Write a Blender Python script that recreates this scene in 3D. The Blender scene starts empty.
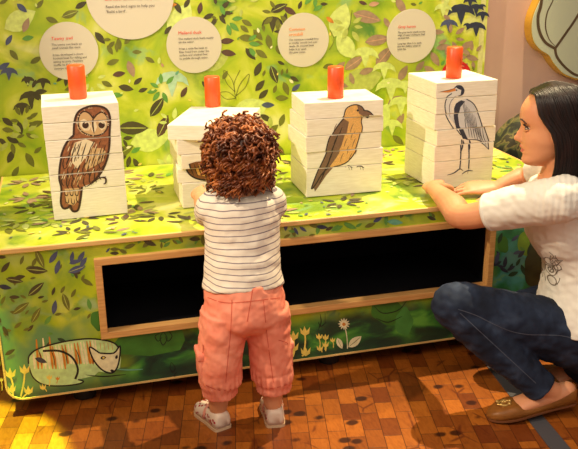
import bpy, bmesh, math, random
from mathutils import Vector, Matrix, noise
random.seed(7)
scn = bpy.context.scene
C = scn.collection
V = Vector
R = math.radians

# ------------------------------------------------------------------ camera
H = 1.32; FPX = 829.0; PITCH = R(18.95); YAW = R(15); ROLL = R(-0.7)
fw = V((math.sin(YAW)*math.cos(PITCH), math.cos(YAW)*math.cos(PITCH), -math.sin(PITCH)))
rt0 = V((math.cos(YAW), -math.sin(YAW), 0)); up0 = rt0.cross(fw)
rt = rt0*math.cos(ROLL)+up0*math.sin(ROLL); up = up0*math.cos(ROLL)-rt0*math.sin(ROLL)
EYE = V((0, 0, H))
def ray(x, y): return fw*FPX+rt*(x-289)-up*(y-224.5)
def on_y(x, y, Y=0):
    d = ray(x, y); return EYE+d*(Y/d.y)
def on_z(x, y, Z=0):
    d = ray(x, y); return EYE+d*((Z-H)/d.z)
cd = bpy.data.cameras.new('camera'); cam = bpy.data.objects.new('camera', cd); C.objects.link(cam)
cd.sensor_width = 36; cd.lens = FPX/578*36; cd.clip_start = .02
m = Matrix((rt, up, -fw)).transposed().to_4x4(); m.translation = EYE
cam.matrix_world = m
scn.camera = cam

# ------------------------------------------------------------------ materials
def s2l(c):
    return tuple(((v/255)/12.92 if v/255 <= .04045 else ((v/255+.055)/1.055)**2.4) for v in c)
MATS = {}
def flat(name, rgb, rough=.6, metal=0, spec=.5, vary=0, vscale=30, bump=0, bscale=200):
    if name in MATS: return MATS[name]
    mt = bpy.data.materials.new(name); mt.use_nodes = True
    nt = mt.node_tree; b = nt.nodes['Principled BSDF']
    c = s2l(rgb)
    b.inputs['Base Color'].default_value = (*c, 1)
    b.inputs['Roughness'].default_value = rough; b.inputs['Metallic'].default_value = metal
    b.inputs['Specular IOR Level'].default_value = spec
    tc = nt.nodes.new('ShaderNodeTexCoord')
    if vary:
        n = nt.nodes.new('ShaderNodeTexNoise'); n.inputs['Scale'].default_value = vscale; n.inputs['Detail'].default_value = 4
        nt.links.new(tc.outputs['Object'], n.inputs['Vector'])
        r = nt.nodes.new('ShaderNodeValToRGB')
        r.color_ramp.elements[0].position = .3; r.color_ramp.elements[1].position = .7
        r.color_ramp.elements[0].color = (*[v*(1-vary) for v in c], 1)
        r.color_ramp.elements[1].color = (*[min(1, v*(1+vary)) for v in c], 1)
        nt.links.new(n.outputs['Fac'], r.inputs['Fac']); nt.links.new(r.outputs['Color'], b.inputs['Base Color'])
    if bump:
        n = nt.nodes.new('ShaderNodeTexNoise'); n.inputs['Scale'].default_value = bscale
        nt.links.new(tc.outputs['Object'], n.inputs['Vector'])
        bp = nt.nodes.new('ShaderNodeBump'); bp.inputs['Strength'].default_value = bump; bp.inputs['Distance'].default_value = .003
        nt.links.new(n.outputs['Fac'], bp.inputs['Height']); nt.links.new(bp.outputs['Normal'], b.inputs['Normal'])
    MATS[name] = mt
    return mt

class NB:
    """small node builder"""
    def __init__(s, name, rough=.5):
        s.m = bpy.data.materials.new(name); s.m.use_nodes = True; s.nt = s.m.node_tree
        s.b = s.nt.nodes['Principled BSDF']; s.b.inputs['Roughness'].default_value = rough
        s.tc = s.nt.nodes.new('ShaderNodeTexCoord'); MATS[name] = s.m
    def n(s, t, **k):
        nd = s.nt.nodes.new(t)
        for a, v in k.items():
            if a.startswith('_'): setattr(nd, a[1:], v)
            else: nd.inputs[a.replace('__', ' ')].default_value = v
        return nd
    def l(s, a, b): s.nt.links.new(a, b)
    def mapping(s, scale=(1, 1, 1), rot=(0, 0, 0), loc=(0, 0, 0)):
        mp = s.n('ShaderNodeMapping'); mp.inputs['Scale'].default_value = scale
        mp.inputs['Rotation'].default_value = rot; mp.inputs['Location'].default_value = loc
        s.l(s.tc.outputs['Object'], mp.inputs['Vector']); return mp.outputs['Vector']
    def noise(s, vec, scale, detail=3, dist=0):
        nd = s.n('ShaderNodeTexNoise', Scale=scale, Detail=detail, Distortion=dist); s.l(vec, nd.inputs['Vector']); return nd.outputs['Fac']
    def ramp(s, fac, stops, interp='LINEAR'):
        r = s.n('ShaderNodeValToRGB'); r.color_ramp.interpolation = interp
        e = r.color_ramp.elements
        while len(e) < len(stops): e.new(.5)
        for i, (p, c) in enumerate(stops):
            e[i].position = p; e[i].color = (*s2l(c), 1)
        s.l(fac, r.inputs['Fac']); return r.outputs['Color']
    def mix(s, fac, a, b, mode='MIX'):
        mx = s.n('ShaderNodeMix', _data_type='RGBA', _blend_type=mode)
        if hasattr(fac, 'name'): s.l(fac, mx.inputs[0])
        else: mx.inputs[0].default_value = fac
        for v, i in ((a, 6), (b, 7)):
            if isinstance(v, tuple): mx.inputs[i].default_value = (*s2l(v), 1)
            else: s.l(v, mx.inputs[i])
        return mx.outputs[2]
    def math(s, op, a, b=0, c=None):
        nd = s.n('ShaderNodeMath', _operation=op)
        for v, i in ((a, 0), (b, 1), (c, 2)):
            if v is None: continue
            if hasattr(v, 'name'): s.l(v, nd.inputs[i])
            else: nd.inputs[i].default_value = v
        return nd.outputs[0]
    def sep(s, vec=None):
        nd = s.n('ShaderNodeSeparateXYZ'); s.l(vec or s.tc.outputs['Object'], nd.inputs[0]); return nd.outputs
    def smooth(s, v, lo, hi):
        nd = s.n('ShaderNodeMapRange', _interpolation_type='SMOOTHSTEP'); s.l(v, nd.inputs[0])
        nd.inputs[1].default_value = lo; nd.inputs[2].default_value = hi; return nd.outputs[0]
    def bump(s, h, strength=.3, dist=.003):
        bp = s.n('ShaderNodeBump', Strength=strength, Distance=dist); s.l(h, bp.inputs['Height']); s.l(bp.outputs['Normal'], s.b.inputs['Normal'])
    def out(s, col): s.l(col, s.b.inputs['Base Color']); return s.m

# mural print: loose watercolour greens
def mural_mat(name, front=False):
    b = NB(name, .38)
    o = b.mapping()
    base = b.ramp(b.noise(o, 5, 6, .9), [(.28, (116, 148, 26)), (.40, (150, 176, 30)), (.50, (182, 194, 44)), (.60, (206, 210, 86)), (.72, (226, 224, 160))])
    g2 = b.ramp(b.noise(o, 9, 5, 1.2), [(.36, (78, 130, 48)), (.62, (182, 198, 52))])
    base = b.mix(b.smooth(b.noise(b.mapping(loc=(3, 7, 2)), 4.5, 3), .50, .66), base, g2)
    teal = b.smooth(b.noise(b.mapping(loc=(9, 1, 5)), 6.5, 4, .8), .62, .70)
    base = b.mix(b.math('MULTIPLY', teal, .5), base, (120, 174, 132))
    if front:
        base = b.mix(.55, base, b.ramp(b.noise(b.mapping(loc=(2, 2, 2)), 6, 5, .8), [(.34, (60, 128, 26)), (.48, (140, 174, 14)), (.62, (186, 204, 30))]))
        x, y, z = b.sep()
        wob = b.math('MULTIPLY', b.math('SUBTRACT', b.noise(o, 6, 3), .5), .5)
        # teal wash lower left, deep green pigment along the lower band
        bl = b.smooth(b.noise(b.mapping(loc=(8, 3, 1)), 8, 5, .7), .52, .62)
        base = b.mix(b.math('MULTIPLY', bl, .65), base, b.ramp(b.noise(b.mapping(loc=(2, 9, 1)), 16, 4), [(.35, (58, 104, 84)), (.5, (96, 150, 60)), (.65, (150, 186, 150))]))
        t1 = b.smooth(b.math('ADD', x, wob), .10, -.16)
        t1 = b.math('MULTIPLY', t1, b.smooth(b.math('ADD', z, wob), .30, .22))
        base = b.mix(t1, base, (98, 146, 92))
        dk = b.smooth(b.math('ADD', z, b.math('MULTIPLY', wob, .25)), .235, .175)
        dk = b.math('MULTIPLY', dk, b.smooth(b.math('ADD', x, b.math('MULTIPLY', wob, .5)), -.02, .16))
        deep = b.ramp(b.noise(b.mapping(loc=(4, 2, 8), scale=(1, 1, 2)), 7, 4, .6), [(.36, (20, 44, 34)), (.47, (30, 72, 44)), (.56, (56, 124, 48)), (.68, (100, 170, 64))])
        base = b.mix(dk, base, deep)
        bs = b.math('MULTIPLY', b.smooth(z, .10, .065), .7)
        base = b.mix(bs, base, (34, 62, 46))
        rt_ = b.smooth(x, 1.26, 1.33)
        side = b.ramp(b.noise(b.mapping(loc=(1, 6, 3)), 9, 4, .5), [(.35, (24, 66, 58)), (.5, (44, 132, 78)), (.6, (76, 156, 150)), (.7, (140, 190, 70))])
        base = b.mix(rt_, base, side)
    return b.out(base)
M_mural = mural_mat('mural print'); M_front = mural_mat('bench front print', True)

def floor_mat():
    b = NB('end grain floor', .33)
    v = b.mapping(rot=(0, 0, R(-78)))
    br = b.n('ShaderNodeTexBrick', Scale=1, Mortar__Size=.0011, Brick__Width=.088, Row__Height=.052, Mortar__Smooth=.3, Bias=0)
    br.offset = .37; b.l(v, br.inputs['Vector'])
    br.inputs['Color1'].default_value = (*s2l((176, 100, 32)), 1); br.inputs['Color2'].default_value = (*s2l((112, 52, 18)), 1)
    br.inputs['Mortar'].default_value = (*s2l((70, 32, 14)), 1)
    grain = b.ramp(b.noise(b.mapping(scale=(30, 9, 1)), 3, 5, 1.5), [(.3, (200, 180, 160)), (.6, (255, 255, 255))])
    col = b.mix(.6, br.outputs['Color'], grain, 'MULTIPLY')
    # knots and dark resin streaks in the wood
    vo = b.n('ShaderNodeTexVoronoi', Scale=9.5, Randomness=1); b.l(b.mapping(scale=(1, 1.4, 1)), vo.inputs['Vector'])
    wob = b.math('MULTIPLY', b.noise(b.mapping(), 26, 3), .12)
    kn = b.smooth(b.math('ADD', vo.outputs['Distance'], wob), .29, .19)
    col = b.mix(b.math('MULTIPLY', kn, .9), col, (44, 14, 8))
    vo2 = b.n('ShaderNodeTexVoronoi', Scale=6, Randomness=1, _feature='DISTANCE_TO_EDGE'); b.l(b.mapping(scale=(1.6, 1, 1), loc=(3, 1, 0)), vo2.inputs['Vector'])
    st = b.math('MULTIPLY', b.smooth(vo2.outputs['Distance'], .035, .0), b.smooth(b.noise(b.mapping(loc=(5, 5, 5)), 8, 2), .5, .6))
    col = b.mix(b.math('MULTIPLY', st, .8), col, (88, 34, 14))
    b.bump(br.outputs['Fac'], .25, -.001)
    return b.out(col)
M_floor = floor_mat()

def wall_mat():
    b = NB('mauve plaster', .8)
    return b.out(b.ramp(b.noise(b.mapping(), 4, 4), [(.3, (188, 152, 136)), (.7, (200, 164, 148))]))
M_wall = wall_mat()
def wood_mat(name, a, c):
    b = NB(name, .45)
    return b.out(b.ramp(b.noise(b.mapping(scale=(1.5, 30, 30)), 6, 4), [(.3, a), (.7, c)]))
M_ply = wood_mat('pale plywood edge', (206, 162, 92), (232, 194, 124))
M_frame = wood_mat('beech frame', (196, 142, 80), (218, 170, 104))
def block_mat():
    b = NB('cream painted wood', .5)
    c = b.ramp(b.noise(b.mapping(scale=(3, 3, 26)), 9, 3), [(.3, (232, 222, 200)), (.7, (246, 238, 220))])
    return b.out(c)
M_block = block_mat()
M_inner = flat('dark paint inside box', (7, 7, 11), .9, spec=.1)
M_blackfoot = flat('black foot', (24, 20, 18), .6)
M_peg = flat('orange red lacquer', (224, 82, 28), .4, vary=.08)
M_sign = flat('grey cream sign', (208, 198, 178), .45)
M_stext = flat('grey lettering', (96, 88, 82), .7)
M_rtext = flat('red lettering', (226, 62, 40), .7)
M_skin = None

def skin_mat(name, a, c):
    b = NB(name, .5)
    col = b.ramp(b.noise(b.mapping(), 14, 3), [(.3, a), (.7, c)])
    b.b.inputs['Subsurface Weight'].default_value = .08
    b.b.inputs['Subsurface Radius'].default_value = (.01, .004, .002)
    b.bump(b.noise(b.mapping(), 300, 2), .08, .001)
    return b.out(col)
M_skin = skin_mat('skin', (208, 138, 98), (220, 154, 112))
M_lip = flat('lips', (196, 96, 84), .4)
M_white = flat('eye white', (206, 190, 176), .35)
M_iris = flat('dark iris', (44, 30, 22), .2)
M_brow = flat('eyebrow', (58, 34, 22), .8)

# ------------------------------------------------------------------ helpers
def link(name, me, parent=None):
    o = bpy.data.objects.new(name, me); C.objects.link(o)
    if parent is not None:
        o.parent = parent
        o.matrix_parent_inverse = Matrix.Translation(-V(parent.location)) if parent.parent is None else Matrix.Identity(4)
    return o
def obj(name, bm, mats, parent=None, smooth=False, world=True):
    me = bpy.data.meshes.new(name)
    bmesh.ops.recalc_face_normals(bm, faces=bm.faces) if smooth != 'keep' else None
    bm.to_mesh(me); bm.free()
    for mt in (mats if isinstance(mats, (list, tuple)) else [mats]): me.materials.append(mt)
    if smooth is True:
        for p in me.polygons: p.use_smooth = True
    o = bpy.data.objects.new(name, me); C.objects.link(o)
    if parent is not None: o.parent = parent; set_inv(o, parent)
    return o
def wmat(p):
    m = Matrix.Translation(p.location) @ p.rotation_euler.to_matrix().to_4x4()
    if p.parent is not None: m = wmat(p.parent) @ p.matrix_parent_inverse @ m
    return m
def set_inv(o, parent): o.matrix_parent_inverse = wmat(parent).inverted()
def thing(name, label, cat, loc, group=None):
    o = bpy.data.objects.new(name, None); C.objects.link(o); o.location = loc; o.empty_display_size = .05
    o['label'] = label; o['category'] = cat
    if group: o['group'] = group
    return o
def tag(o, label, cat, group=None):
    o['label'] = label; o['category'] = cat
    if group: o['group'] = group
    return o
def box(bm, a, b, bev=0, mi=0):
    a, b = V(a), V(b)
    r = bmesh.ops.create_cube(bm, size=1)
    vs = r['verts']
    for v in vs: v.co = V([(a[i]+b[i])/2+v.co[i]*(b[i]-a[i]) for i in range(3)])
    fs = list({f for v in vs for f in v.link_faces})
    if bev:
        es = list({e for v in vs for e in v.link_edges})
        rr = bmesh.ops.bevel(bm, geom=es, offset=bev, segments=2, affect='EDGES', profile=.5)
        fs = [f for f in rr['faces']]+[f for f in fs if f.is_valid]
    for f in fs:
        if f.is_valid: f.material_index = mi
def cyl(bm, c, r, h, n=28, bev=.002, mi=0, r2=None):
    r2 = r if r2 is None else r2
    prof = [(r-bev, 0), (r, bev), (r2, h-bev), (r2-bev, h)]
    rings = []
    for rr, z in prof:
        rings.append([bm.verts.new(V(c)+V((rr*math.cos(2*math.pi*i/n), rr*math.sin(2*math.pi*i/n), z))) for i in range(n)])
    fs = [bm.faces.new(rings[0][::-1]), bm.faces.new(rings[-1])]
    for k in range(len(rings)-1):
        for i in range(n):
            fs.append(bm.faces.new((rings[k][i], rings[k][(i+1) % n], rings[k+1][(i+1) % n], rings[k+1][i])))
    for f in fs: f.material_index = mi
def orth(t, s):
    s = s-t*s.dot(t)
    if s.length < 1e-4: s = t.orthogonal()
    return s.normalized()
def sweep(bm, secs, side=(0, 0, 1), n=18, cap='round', mi=0):
    """secs: list of (point, radius along side, radius across)"""
    P = [V(s[0]) for s in secs]; A = [s[1] for s in secs]; B = [s[2] if len(s) > 2 else s[1] for s in secs]
    side = V(side); T = []
    for i in range(len(P)):
        T.append((P[min(i+1, len(P)-1)]-P[max(i-1, 0)]).normalized())
    rows = []
    def ring(p, t, a, b):
        s = orth(t, side); q = t.cross(s)
        rows.append([bm.verts.new(p+s*a*math.cos(2*math.pi*k/n)+q*b*math.sin(2*math.pi*k/n)) for k in range(n)])
    if cap == 'round':
        for f in (85, 60, 35, 15):
            r0 = (A[0]+B[0])/2; ring(P[0]-T[0]*r0*math.sin(R(f)), T[0], A[0]*math.cos(R(f)), B[0]*math.cos(R(f)))
    for i in range(len(P)): ring(P[i], T[i], A[i], B[i])
    if cap == 'round':
        for f in (15, 35, 60, 85):
            r0 = (A[-1]+B[-1])/2; ring(P[-1]+T[-1]*r0*math.sin(R(f)), T[-1], A[-1]*math.cos(R(f)), B[-1]*math.cos(R(f)))
    fs = [bm.faces.new(rows[0][::-1]), bm.faces.new(rows[-1])]
    for k in range(len(rows)-1):
        for i in range(n):
            fs.append(bm.faces.new((rows[k][i], rows[k][(i+1) % n], rows[k+1][(i+1) % n], rows[k+1][i])))
    for f in fs: f.material_index = mi
def spline(pts, n):
    """Catmull-Rom through tuples of floats, returns n*(len-1)+1 tuples"""
    out = []
    P = [pts[0]]+list(pts)+[pts[-1]]
    for i in range(1, len(P)-2):
        for k in range(n):
            t = k/n; a, b, c, d = P[i-1], P[i], P[i+1], P[i+2]
            out.append(tuple(.5*((2*b[j])+(-a[j]+c[j])*t+(2*a[j]-5*b[j]+4*c[j]-d[j])*t*t+(-a[j]+3*b[j]-3*c[j]+d[j])*t**3) for j in range(len(b))))
    out.append(tuple(pts[-1])); return out
def sw(bm, pts, side=(0, 0, 1), n=18, cap='round', sub=4):
    """pts (x,y,z,a,b) smoothed"""
    pts = [p if len(p) == 5 else (*p, p[3]) for p in pts]
    s = spline(pts, sub)
    sweep(bm, [(q[:3], q[3], q[4]) for q in s], side, n, cap)
def ell(bm, c, r, M3=None, seg=24):
    rr = bmesh.ops.create_uvsphere(bm, u_segments=seg, v_segments=seg//2+2, radius=1)
    for v in rr['verts']:
        q = V((v.co.x*r[0], v.co.y*r[1], v.co.z*r[2]))
        v.co = V(c)+(M3 @ q if M3 else q)
def blob(name, bm, mats, parent, voxel=.004, smooth=6, disp=None, matfn=None, extra=None):
    """union of overlapping shapes -> one continuous skin"""
    me = bpy.data.meshes.new('t'); bmesh.ops.recalc_face_normals(bm, faces=bm.faces); bm.to_mesh(me); bm.free()
    o = bpy.data.objects.new('t', me); C.objects.link(o)
    md = o.modifiers.new('r', 'REMESH'); md.mode = 'VOXEL'; md.voxel_size = voxel; md.adaptivity = 0
    if smooth:
        ms = o.modifiers.new('s', 'SMOOTH'); ms.factor = .5; ms.iterations = smooth
    dg = bpy.context.evaluated_depsgraph_get(); dg.update()
    r = bpy.data.meshes.new_from_object(o.evaluated_get(dg))
    bpy.data.objects.remove(o); bpy.data.meshes.remove(me)
    r.name = name
    if disp:
        nr = [v.normal.copy() for v in r.vertices]
        for v, n_ in zip(r.vertices, nr): v.co += n_*disp(v.co, n_)
    r.materials.clear()
    for mt in (mats if isinstance(mats, (list, tuple)) else [mats]): r.materials.append(mt)
    for p in r.polygons:
        p.use_smooth = True
        if matfn: p.material_index = matfn(p.center)
    if extra:
        b2 = bmesh.new(); b2.from_mesh(r); extra(b2); b2.to_mesh(r); b2.free()
        for p in r.polygons: p.use_smooth = True
    ob = bpy.data.objects.new(name, r); C.objects.link(ob)
    if parent is not None: ob.parent = parent; set_inv(ob, parent)
    return ob

# ---- flat printed artwork lying on a surface
class Art:
    """polygons in photo-traced coordinates mapped on a real plane; conv(px,py)->3D point, nrm = outward normal"""
    def __init__(s, bm, conv, nrm, slots, base=.0005):
        s.bm, s.conv, s.n, s.slots, s.k, s.base = bm, conv, V(nrm), slots, 0, base
    def poly(s, pts, mat, layer=None):
        if mat not in s.slots: s.slots.append(mat)
        mi = s.slots.index(mat)
        s.k += 1
        off = s.base+.000005*s.k
        vs = [s.bm.verts.new(s.conv(x, y)+s.n*off) for x, y in pts]
        if len(vs) > 4:
            es = [s.bm.edges.new((vs[i], vs[(i+1) % len(vs)])) for i in range(len(vs))]
            fs = [f for f in bmesh.ops.triangle_fill(s.bm, edges=es, use_beauty=True, normal=s.n)['geom'] if isinstance(f, bmesh.types.BMFace)]
        else:
            fs = [s.bm.faces.new(vs)]
        for f in fs:
            f.normal_update()
            if f.normal.dot(s.n) < 0: f.normal_flip()
            f.material_index = mi
    def stroke(s, pts, w, mat, taper=True, sub=5):
        P = spline(pts, sub) if len(pts) > 2 else list(pts)
        if mat not in s.slots: s.slots.append(mat)
        mi = s.slots.index(mat); s.k += 1; off = s.base+.000005*s.k
        L, Rr = [], []
        N = len(P)
        for i, (x, y) in enumerate(P):
            a = P[max(i-1, 0)]; b = P[min(i+1, N-1)]
            dx, dy = b[0]-a[0], b[1]-a[1]; l = math.hypot(dx, dy) or 1
            ww = w/2*(1 if not taper else .35+.65*math.sin(math.pi*min(max(i/(N-1), .02), .98)))
            L.append(s.bm.verts.new(s.conv(x-dy/l*ww, y+dx/l*ww)+s.n*off)); Rr.append(s.bm.verts.new(s.conv(x+dy/l*ww, y-dx/l*ww)+s.n*off))
        for i in range(N-1):
            f = s.bm.faces.new((L[i], L[i+1], Rr[i+1], Rr[i])); f.normal_update()
            if f.normal.dot(s.n) < 0: f.normal_flip()
            f.material_index = mi
    def leaf(s, x, y, l, ang, mat, w=.36, vein=None):
        a = R(ang); ux, uy = math.cos(a), -math.sin(a); vx, vy = -uy, ux
        pts = []
        n = 6
        for k in range(n+1):
            t = k/n; h = math.sin(math.pi*t)**.8*(1.15-.35*t)*w*l/2
            pts.append((x+ux*l*(t-.5)+vx*h, y+uy*l*(t-.5)+vy*h))
        for k in range(n-1, 0, -1):
            t = k/n; h = math.sin(math.pi*t)**.8*(1.15-.35*t)*w*l/2
            pts.append((x+ux*l*(t-.5)-vx*h, y+uy*l*(t-.5)-vy*h))
        s.poly(pts, mat)
        if vein: s.stroke([(x-ux*l*.46, y-uy*l*.46), (x+ux*l*.05+vx*.02*l, y+uy*l*.05), (x+ux*l*.42, y+uy*l*.42)], max(.35, l*.035), vein)
    def tri(s, x, y, r, mat, rot=0):
        """drooping three lobed bloom"""
        q = [(-1,.35),(-.85,-.12),(-.5,-.42),(0,-.52),(.5,-.42),(.85,-.12),(1,.35),(.62,.12),(.3,.08),(.2,.45),(0,1),(-.2,.45),(-.3,.08),(-.62,.12)]
        c, d = math.cos(R(rot)), math.sin(R(rot))
        s.poly([(x+r*(a*c-b*d), y+r*(a*d+b*c)) for a, b in q], mat)
    def tulip(s, x, y, h, base, mat):
        s.stroke([base, ((x+base[0])/2+h*.1, (y+base[1])/2), (x, y+h*.3)], h*.16, mat, False)
        s.poly([(x-h*.5, y-h*.35), (x-h*.22, y), (x-h*.05, y-h*.5), (x+h*.18, y-.0), (x+h*.5, y-h*.4), (x+h*.42, y+h*.25), (x, y+h*.5), (x-h*.42, y+h*.25)], mat)
def MM(n, c): return flat('print '+n, c, .45, vary=.14, vscale=60)
m_dk = MM('dark olive', (72, 66, 40)); m_ol = MM('olive', (108, 110, 40)); m_br = MM('umber', (88, 62, 50)); m_bl = MM('slate blue', (74, 82, 112))
m_mv = MM('mauve brown', (158, 130, 104)); m_pl = MM('pale lime', (202, 216, 120)); m_py = MM('pale blue green', (176, 208, 178)); m_nv = MM('ink navy', (48, 54, 72))
m_gr = MM('leaf green', (96, 150, 62)); m_pk = MM('dusty pink', (196, 150, 120)); m_ye = MM('straw yellow', (232, 206, 96)); m_or = MM('ochre', (204, 130, 40))
m_cr = MM('cream', (232, 226, 180)); m_tl = MM('teal wash', (104, 168, 140)); m_li = MM('vein lime', (176, 186, 90)); m_bk = MM('ink black', (22, 22, 22)); m_bg = MM('bright green', (110, 176, 60)); m_cat = MM('cat mint', (190, 222, 150))

# ------------------------------------------------------------------ the room
WY = 3.10      # mauve wall
PY = 3.056     # face of the mural board
bm = bmesh.new(); box(bm, (-2.2, -1.2, -.1), (3.6, WY+.1, 0)); o = obj('floor', bm, M_floor); o['kind'] = 'structure'
bm = bmesh.new(); box(bm, (-2.2, WY, 0), (3.6, WY+.1, 3.2)); o = obj('wall_back', bm, M_wall); o['kind'] = 'structure'

bm = bmesh.new(); box(bm, (3.6, -1.2, 0), (3.7, WY+.1, 3.2)); o = obj('wall_right', bm, M_wall); o['kind'] = 'structure'
bm = bmesh.new(); box(bm, (-2.3, -1.2, 0), (-2.2, WY+.1, 3.2)); o = obj('wall_left', bm, M_wall); o['kind'] = 'structure'
# mural board on the wall
slots = [M_mural, flat('cream board edge', (216, 208, 150), .5)]
bm = bmesh.new()
box(bm, (-1.3, PY, 0), (1.645, WY-.001, 1.9), 0, 0)
for f in bm.faces:
    if abs(f.normal.y) < .5 : f.material_index = 1
conv = lambda x, y: on_y(x, y, PY)
A = Art(bm, conv, (0, -1, 0), slots)
A.poly([(x, y) for x, y in ((482.4, 62), (489.6, -60), (484.5, -60), (477.6, 62), (474.6, 130), (479, 130))], MM('pale edge strip', (206, 202, 132)))
# soft background shapes
for x, y, l, a in ((362, 81, 44, 20), (380, 118, 34, 60), (250, 110, 40, 20), (150, 140, 40, 10), (340, 20, 36, 70), (20, 20, 36, 30), (345, 45, 30, 120), (180, 20, 40, 60), (70, 128, 30, 80), (215, 60, 34, 30)):
    A.leaf(x, y, l, a, m_li if (x+y) % 2 else m_pl, .6)
L = [(8,122,13,-35,m_dk),(20,128,13,-75,m_dk),(13,140,13,-25,m_dk),(3,142,10,-40,m_dk),(11,156,14,65,m_dk),(15.5,172,12,60,m_ol),(30,160,15,-60,m_ol),(30,136,9,-35,m_ol),(36,124,14,20,m_ol),(8,130,11,-10,m_ol),(38,150,9,40,m_ol),(30,118,7,10,m_ol),
 (100,38,14,-50,m_dk),(104,22,10,60,m_bl),(121,17,11,70,m_br),(119,74,12,10,m_br),(138,81,10,40,m_dk),(126,88,14,-12,m_dk),(143,90,9,20,m_dk),(107,84,11,-25,m_ol),(117,95,11,0,m_gr),(133,128,28,0,m_dk),(128,138,9,5,m_dk),(124,151,20,30,m_ol),(157,107,21,55,m_dk),(163,126,22,65,m_br),(136,150,10,30,m_gr),(131,69,16,-70,m_mv),(110,50,10,-60,m_ol),(119,44,11,-80,m_ol),(128,40,10,50,m_ol),(141,35,12,30,m_gr),(137,52,9,0,m_ol),(113,62,12,20,m_ol),(150,60,10,-30,m_ol),
 (224,15,9,50,m_dk),(227,41,13,5,m_br),(228.5,53,14,-10,m_br),(247,23,11,-30,m_ol),(244.5,29,10,-40,m_ol),(247,38,15,-5,m_ol),(258,35,13,-50,m_ol),(263.5,28,7,-80,m_ol),(269,42,14,-80,m_ol),(250.5,54,14,-50,m_dk),(261.5,54,13,-35,m_ol),(259,43,8,-20,m_ol),(258,69,14,65,m_dk),(274,74.5,17,-70,m_dk),(260,85.5,13,50,m_dk),(263.5,94,12,45,m_dk),(264,73,6,70,m_ol),(275,89,8,70,m_ol),(286,88.5,13,-70,m_ol),(282,98,12,0,m_ol),(268,105,12,0,m_bl),(294.5,79,9,-30,m_dk),(296,87.5,10,40,m_bl),(282,72,6,80,m_ol),(287,71,5,80,m_ol),(281,63,7,-25,m_dk),(278,50,9,-70,m_ol),
 (279,8,17,25,m_dk),(290,11,13,-30,m_br),(285,18,10,80,m_dk),(300,5,8,70,m_dk),(303,57,14,0,m_ol),(328,66,10,20,m_ol),(340,66,12,40,m_mv),
 (367,17,26,-15,m_mv),(377.5,40,23,10,m_mv),(384,56,23,50,m_mv),(354,63,21,35,m_mv),(366.5,71,14,20,m_mv),(403,73,16,60,m_mv),(401,6,17,-60,m_mv),(387,23,11,-60,m_mv),(374,4,10,10,m_pk),(363,3,8,-20,m_br),
 (467,45,13,30,m_mv),(472,58,12,-15,m_mv),(438,32,11,0,m_mv),(443,47,13,10,m_mv),(435,59,15,-60,m_mv),(447,18,9,-40,m_mv),(430,70,13,-30,m_mv),(420,66,12,50,m_mv),(400,120,14,60,m_mv),(395,100,15,30,m_mv),(398,140,13,-40,m_ol),(390,150,12,20,m_pl),
 (81,5,12,30,m_dk),(70,14,16,20,m_ol),(22,8,12,-40,m_bl),(9,40,11,60,m_bl),(4,66,12,30,m_bl),(40,4,10,50,m_ol),(52,20,12,-20,m_ol),(28,38,11,10,m_gr),(14,55,12,-50,m_ol),(60,28,9,60,m_mv),(36,60,12,30,m_ol),(26,25,14,70,m_mv),
 (168,30,10,50,m_dk),(178,8,12,-60,m_dk),(187,3,10,60,m_dk),(200,8,11,80,m_br),(172,5,9,10,m_or),(214,22,9,40,m_ol),(152,18,10,20,m_gr),(225,75,9,60,m_ol),(205,85,9,-50,m_dk),(214,82,12,70,m_br),(184,92,11,60,m_br),
 (230,110,14,20,m_ol),(272,130,15,40,m_ol),(266,118,12,-30,m_dk),(282,120,12,70,m_ol),(265,145,14,10,m_ol),(280,150,13,-50,m_ol),(318,8,10,30,m_gr),(330,20,9,-40,m_or),(324,4,7,0,m_dk),(390,165,13,10,m_ol)]
for x, y, l, a, mt in L: A.leaf(x, y, l*1.12, a, mt, .44, vein=m_li if l > 15 and mt in (m_dk, m_br, m_ol) else (m_pk if l > 18 and mt is m_mv else None))
for x, y, r, mt in ((28,80,7,m_dk),(43,82,8,m_dk),(22,107,9,m_dk),(31,97,12,m_dk),(9,72,9,m_bl),(272.5,22,11,m_dk),(365,54,14,m_pl),(384,68,12,m_pl),(391,86,16,m_pl),(401,103,13,m_pl),(461,11,14,m_nv),(449,24,9,m_bl),(467,25,4,m_nv),(476,27,10,m_nv),(482.5,15,7,m_nv),(476,8,8,m_nv),(482,6,4,m_nv),(470,1,7,m_nv),(172,80,17,m_py),(392,125,11,m_pl),(405,85,9,m_pl),(443,8,9,m_pl)):
    A.tri(x, y, r, mt)
# sketched sprig outlines
for p in ([(236,100),(234,84),(240,70)],[(236,96),(246,86),(249,74),(240,84),(236,96)],[(235,92),(226,82),(224,70),(232,80),(235,92)],[(236,98),(226,99),(220,93),(228,92),(236,98)],[(352,10),(350,24),(346,36)],[(330,30),(334,40),(329,50)]):
    A.stroke(p, .6, m_ol, False)
rnd = random.Random(3)
for _ in range(46):
    x, y = rnd.uniform(-30, 478), rnd.uniform(-30, 172)
    a0 = rnd.uniform(0, 360); mt = rnd.choice([m_ol, m_li, m_gr, m_dk, m_pl] if x < 330 else [m_mv, m_pl, m_li, m_pk])
    for k in range(rnd.randint(3, 6)):
        a = a0+k*48+rnd.uniform(-8, 8); d = rnd.uniform(8, 13)
        A.leaf(x+d*math.cos(R(a)), y-d*math.sin(R(a)), rnd.uniform(8, 13), a, mt, .42)
for i in range(70):   # little painted dabs and berries
    x, y = rnd.uniform(-40, 480), rnd.uniform(-40, 165)
    A.leaf(x, y, rnd.uniform(3, 7), rnd.uniform(0, 180), rnd.choice([m_gr, m_ol, m_pl, m_tl, m_pk, m_cr, m_ye, m_li]), .5)
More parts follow.
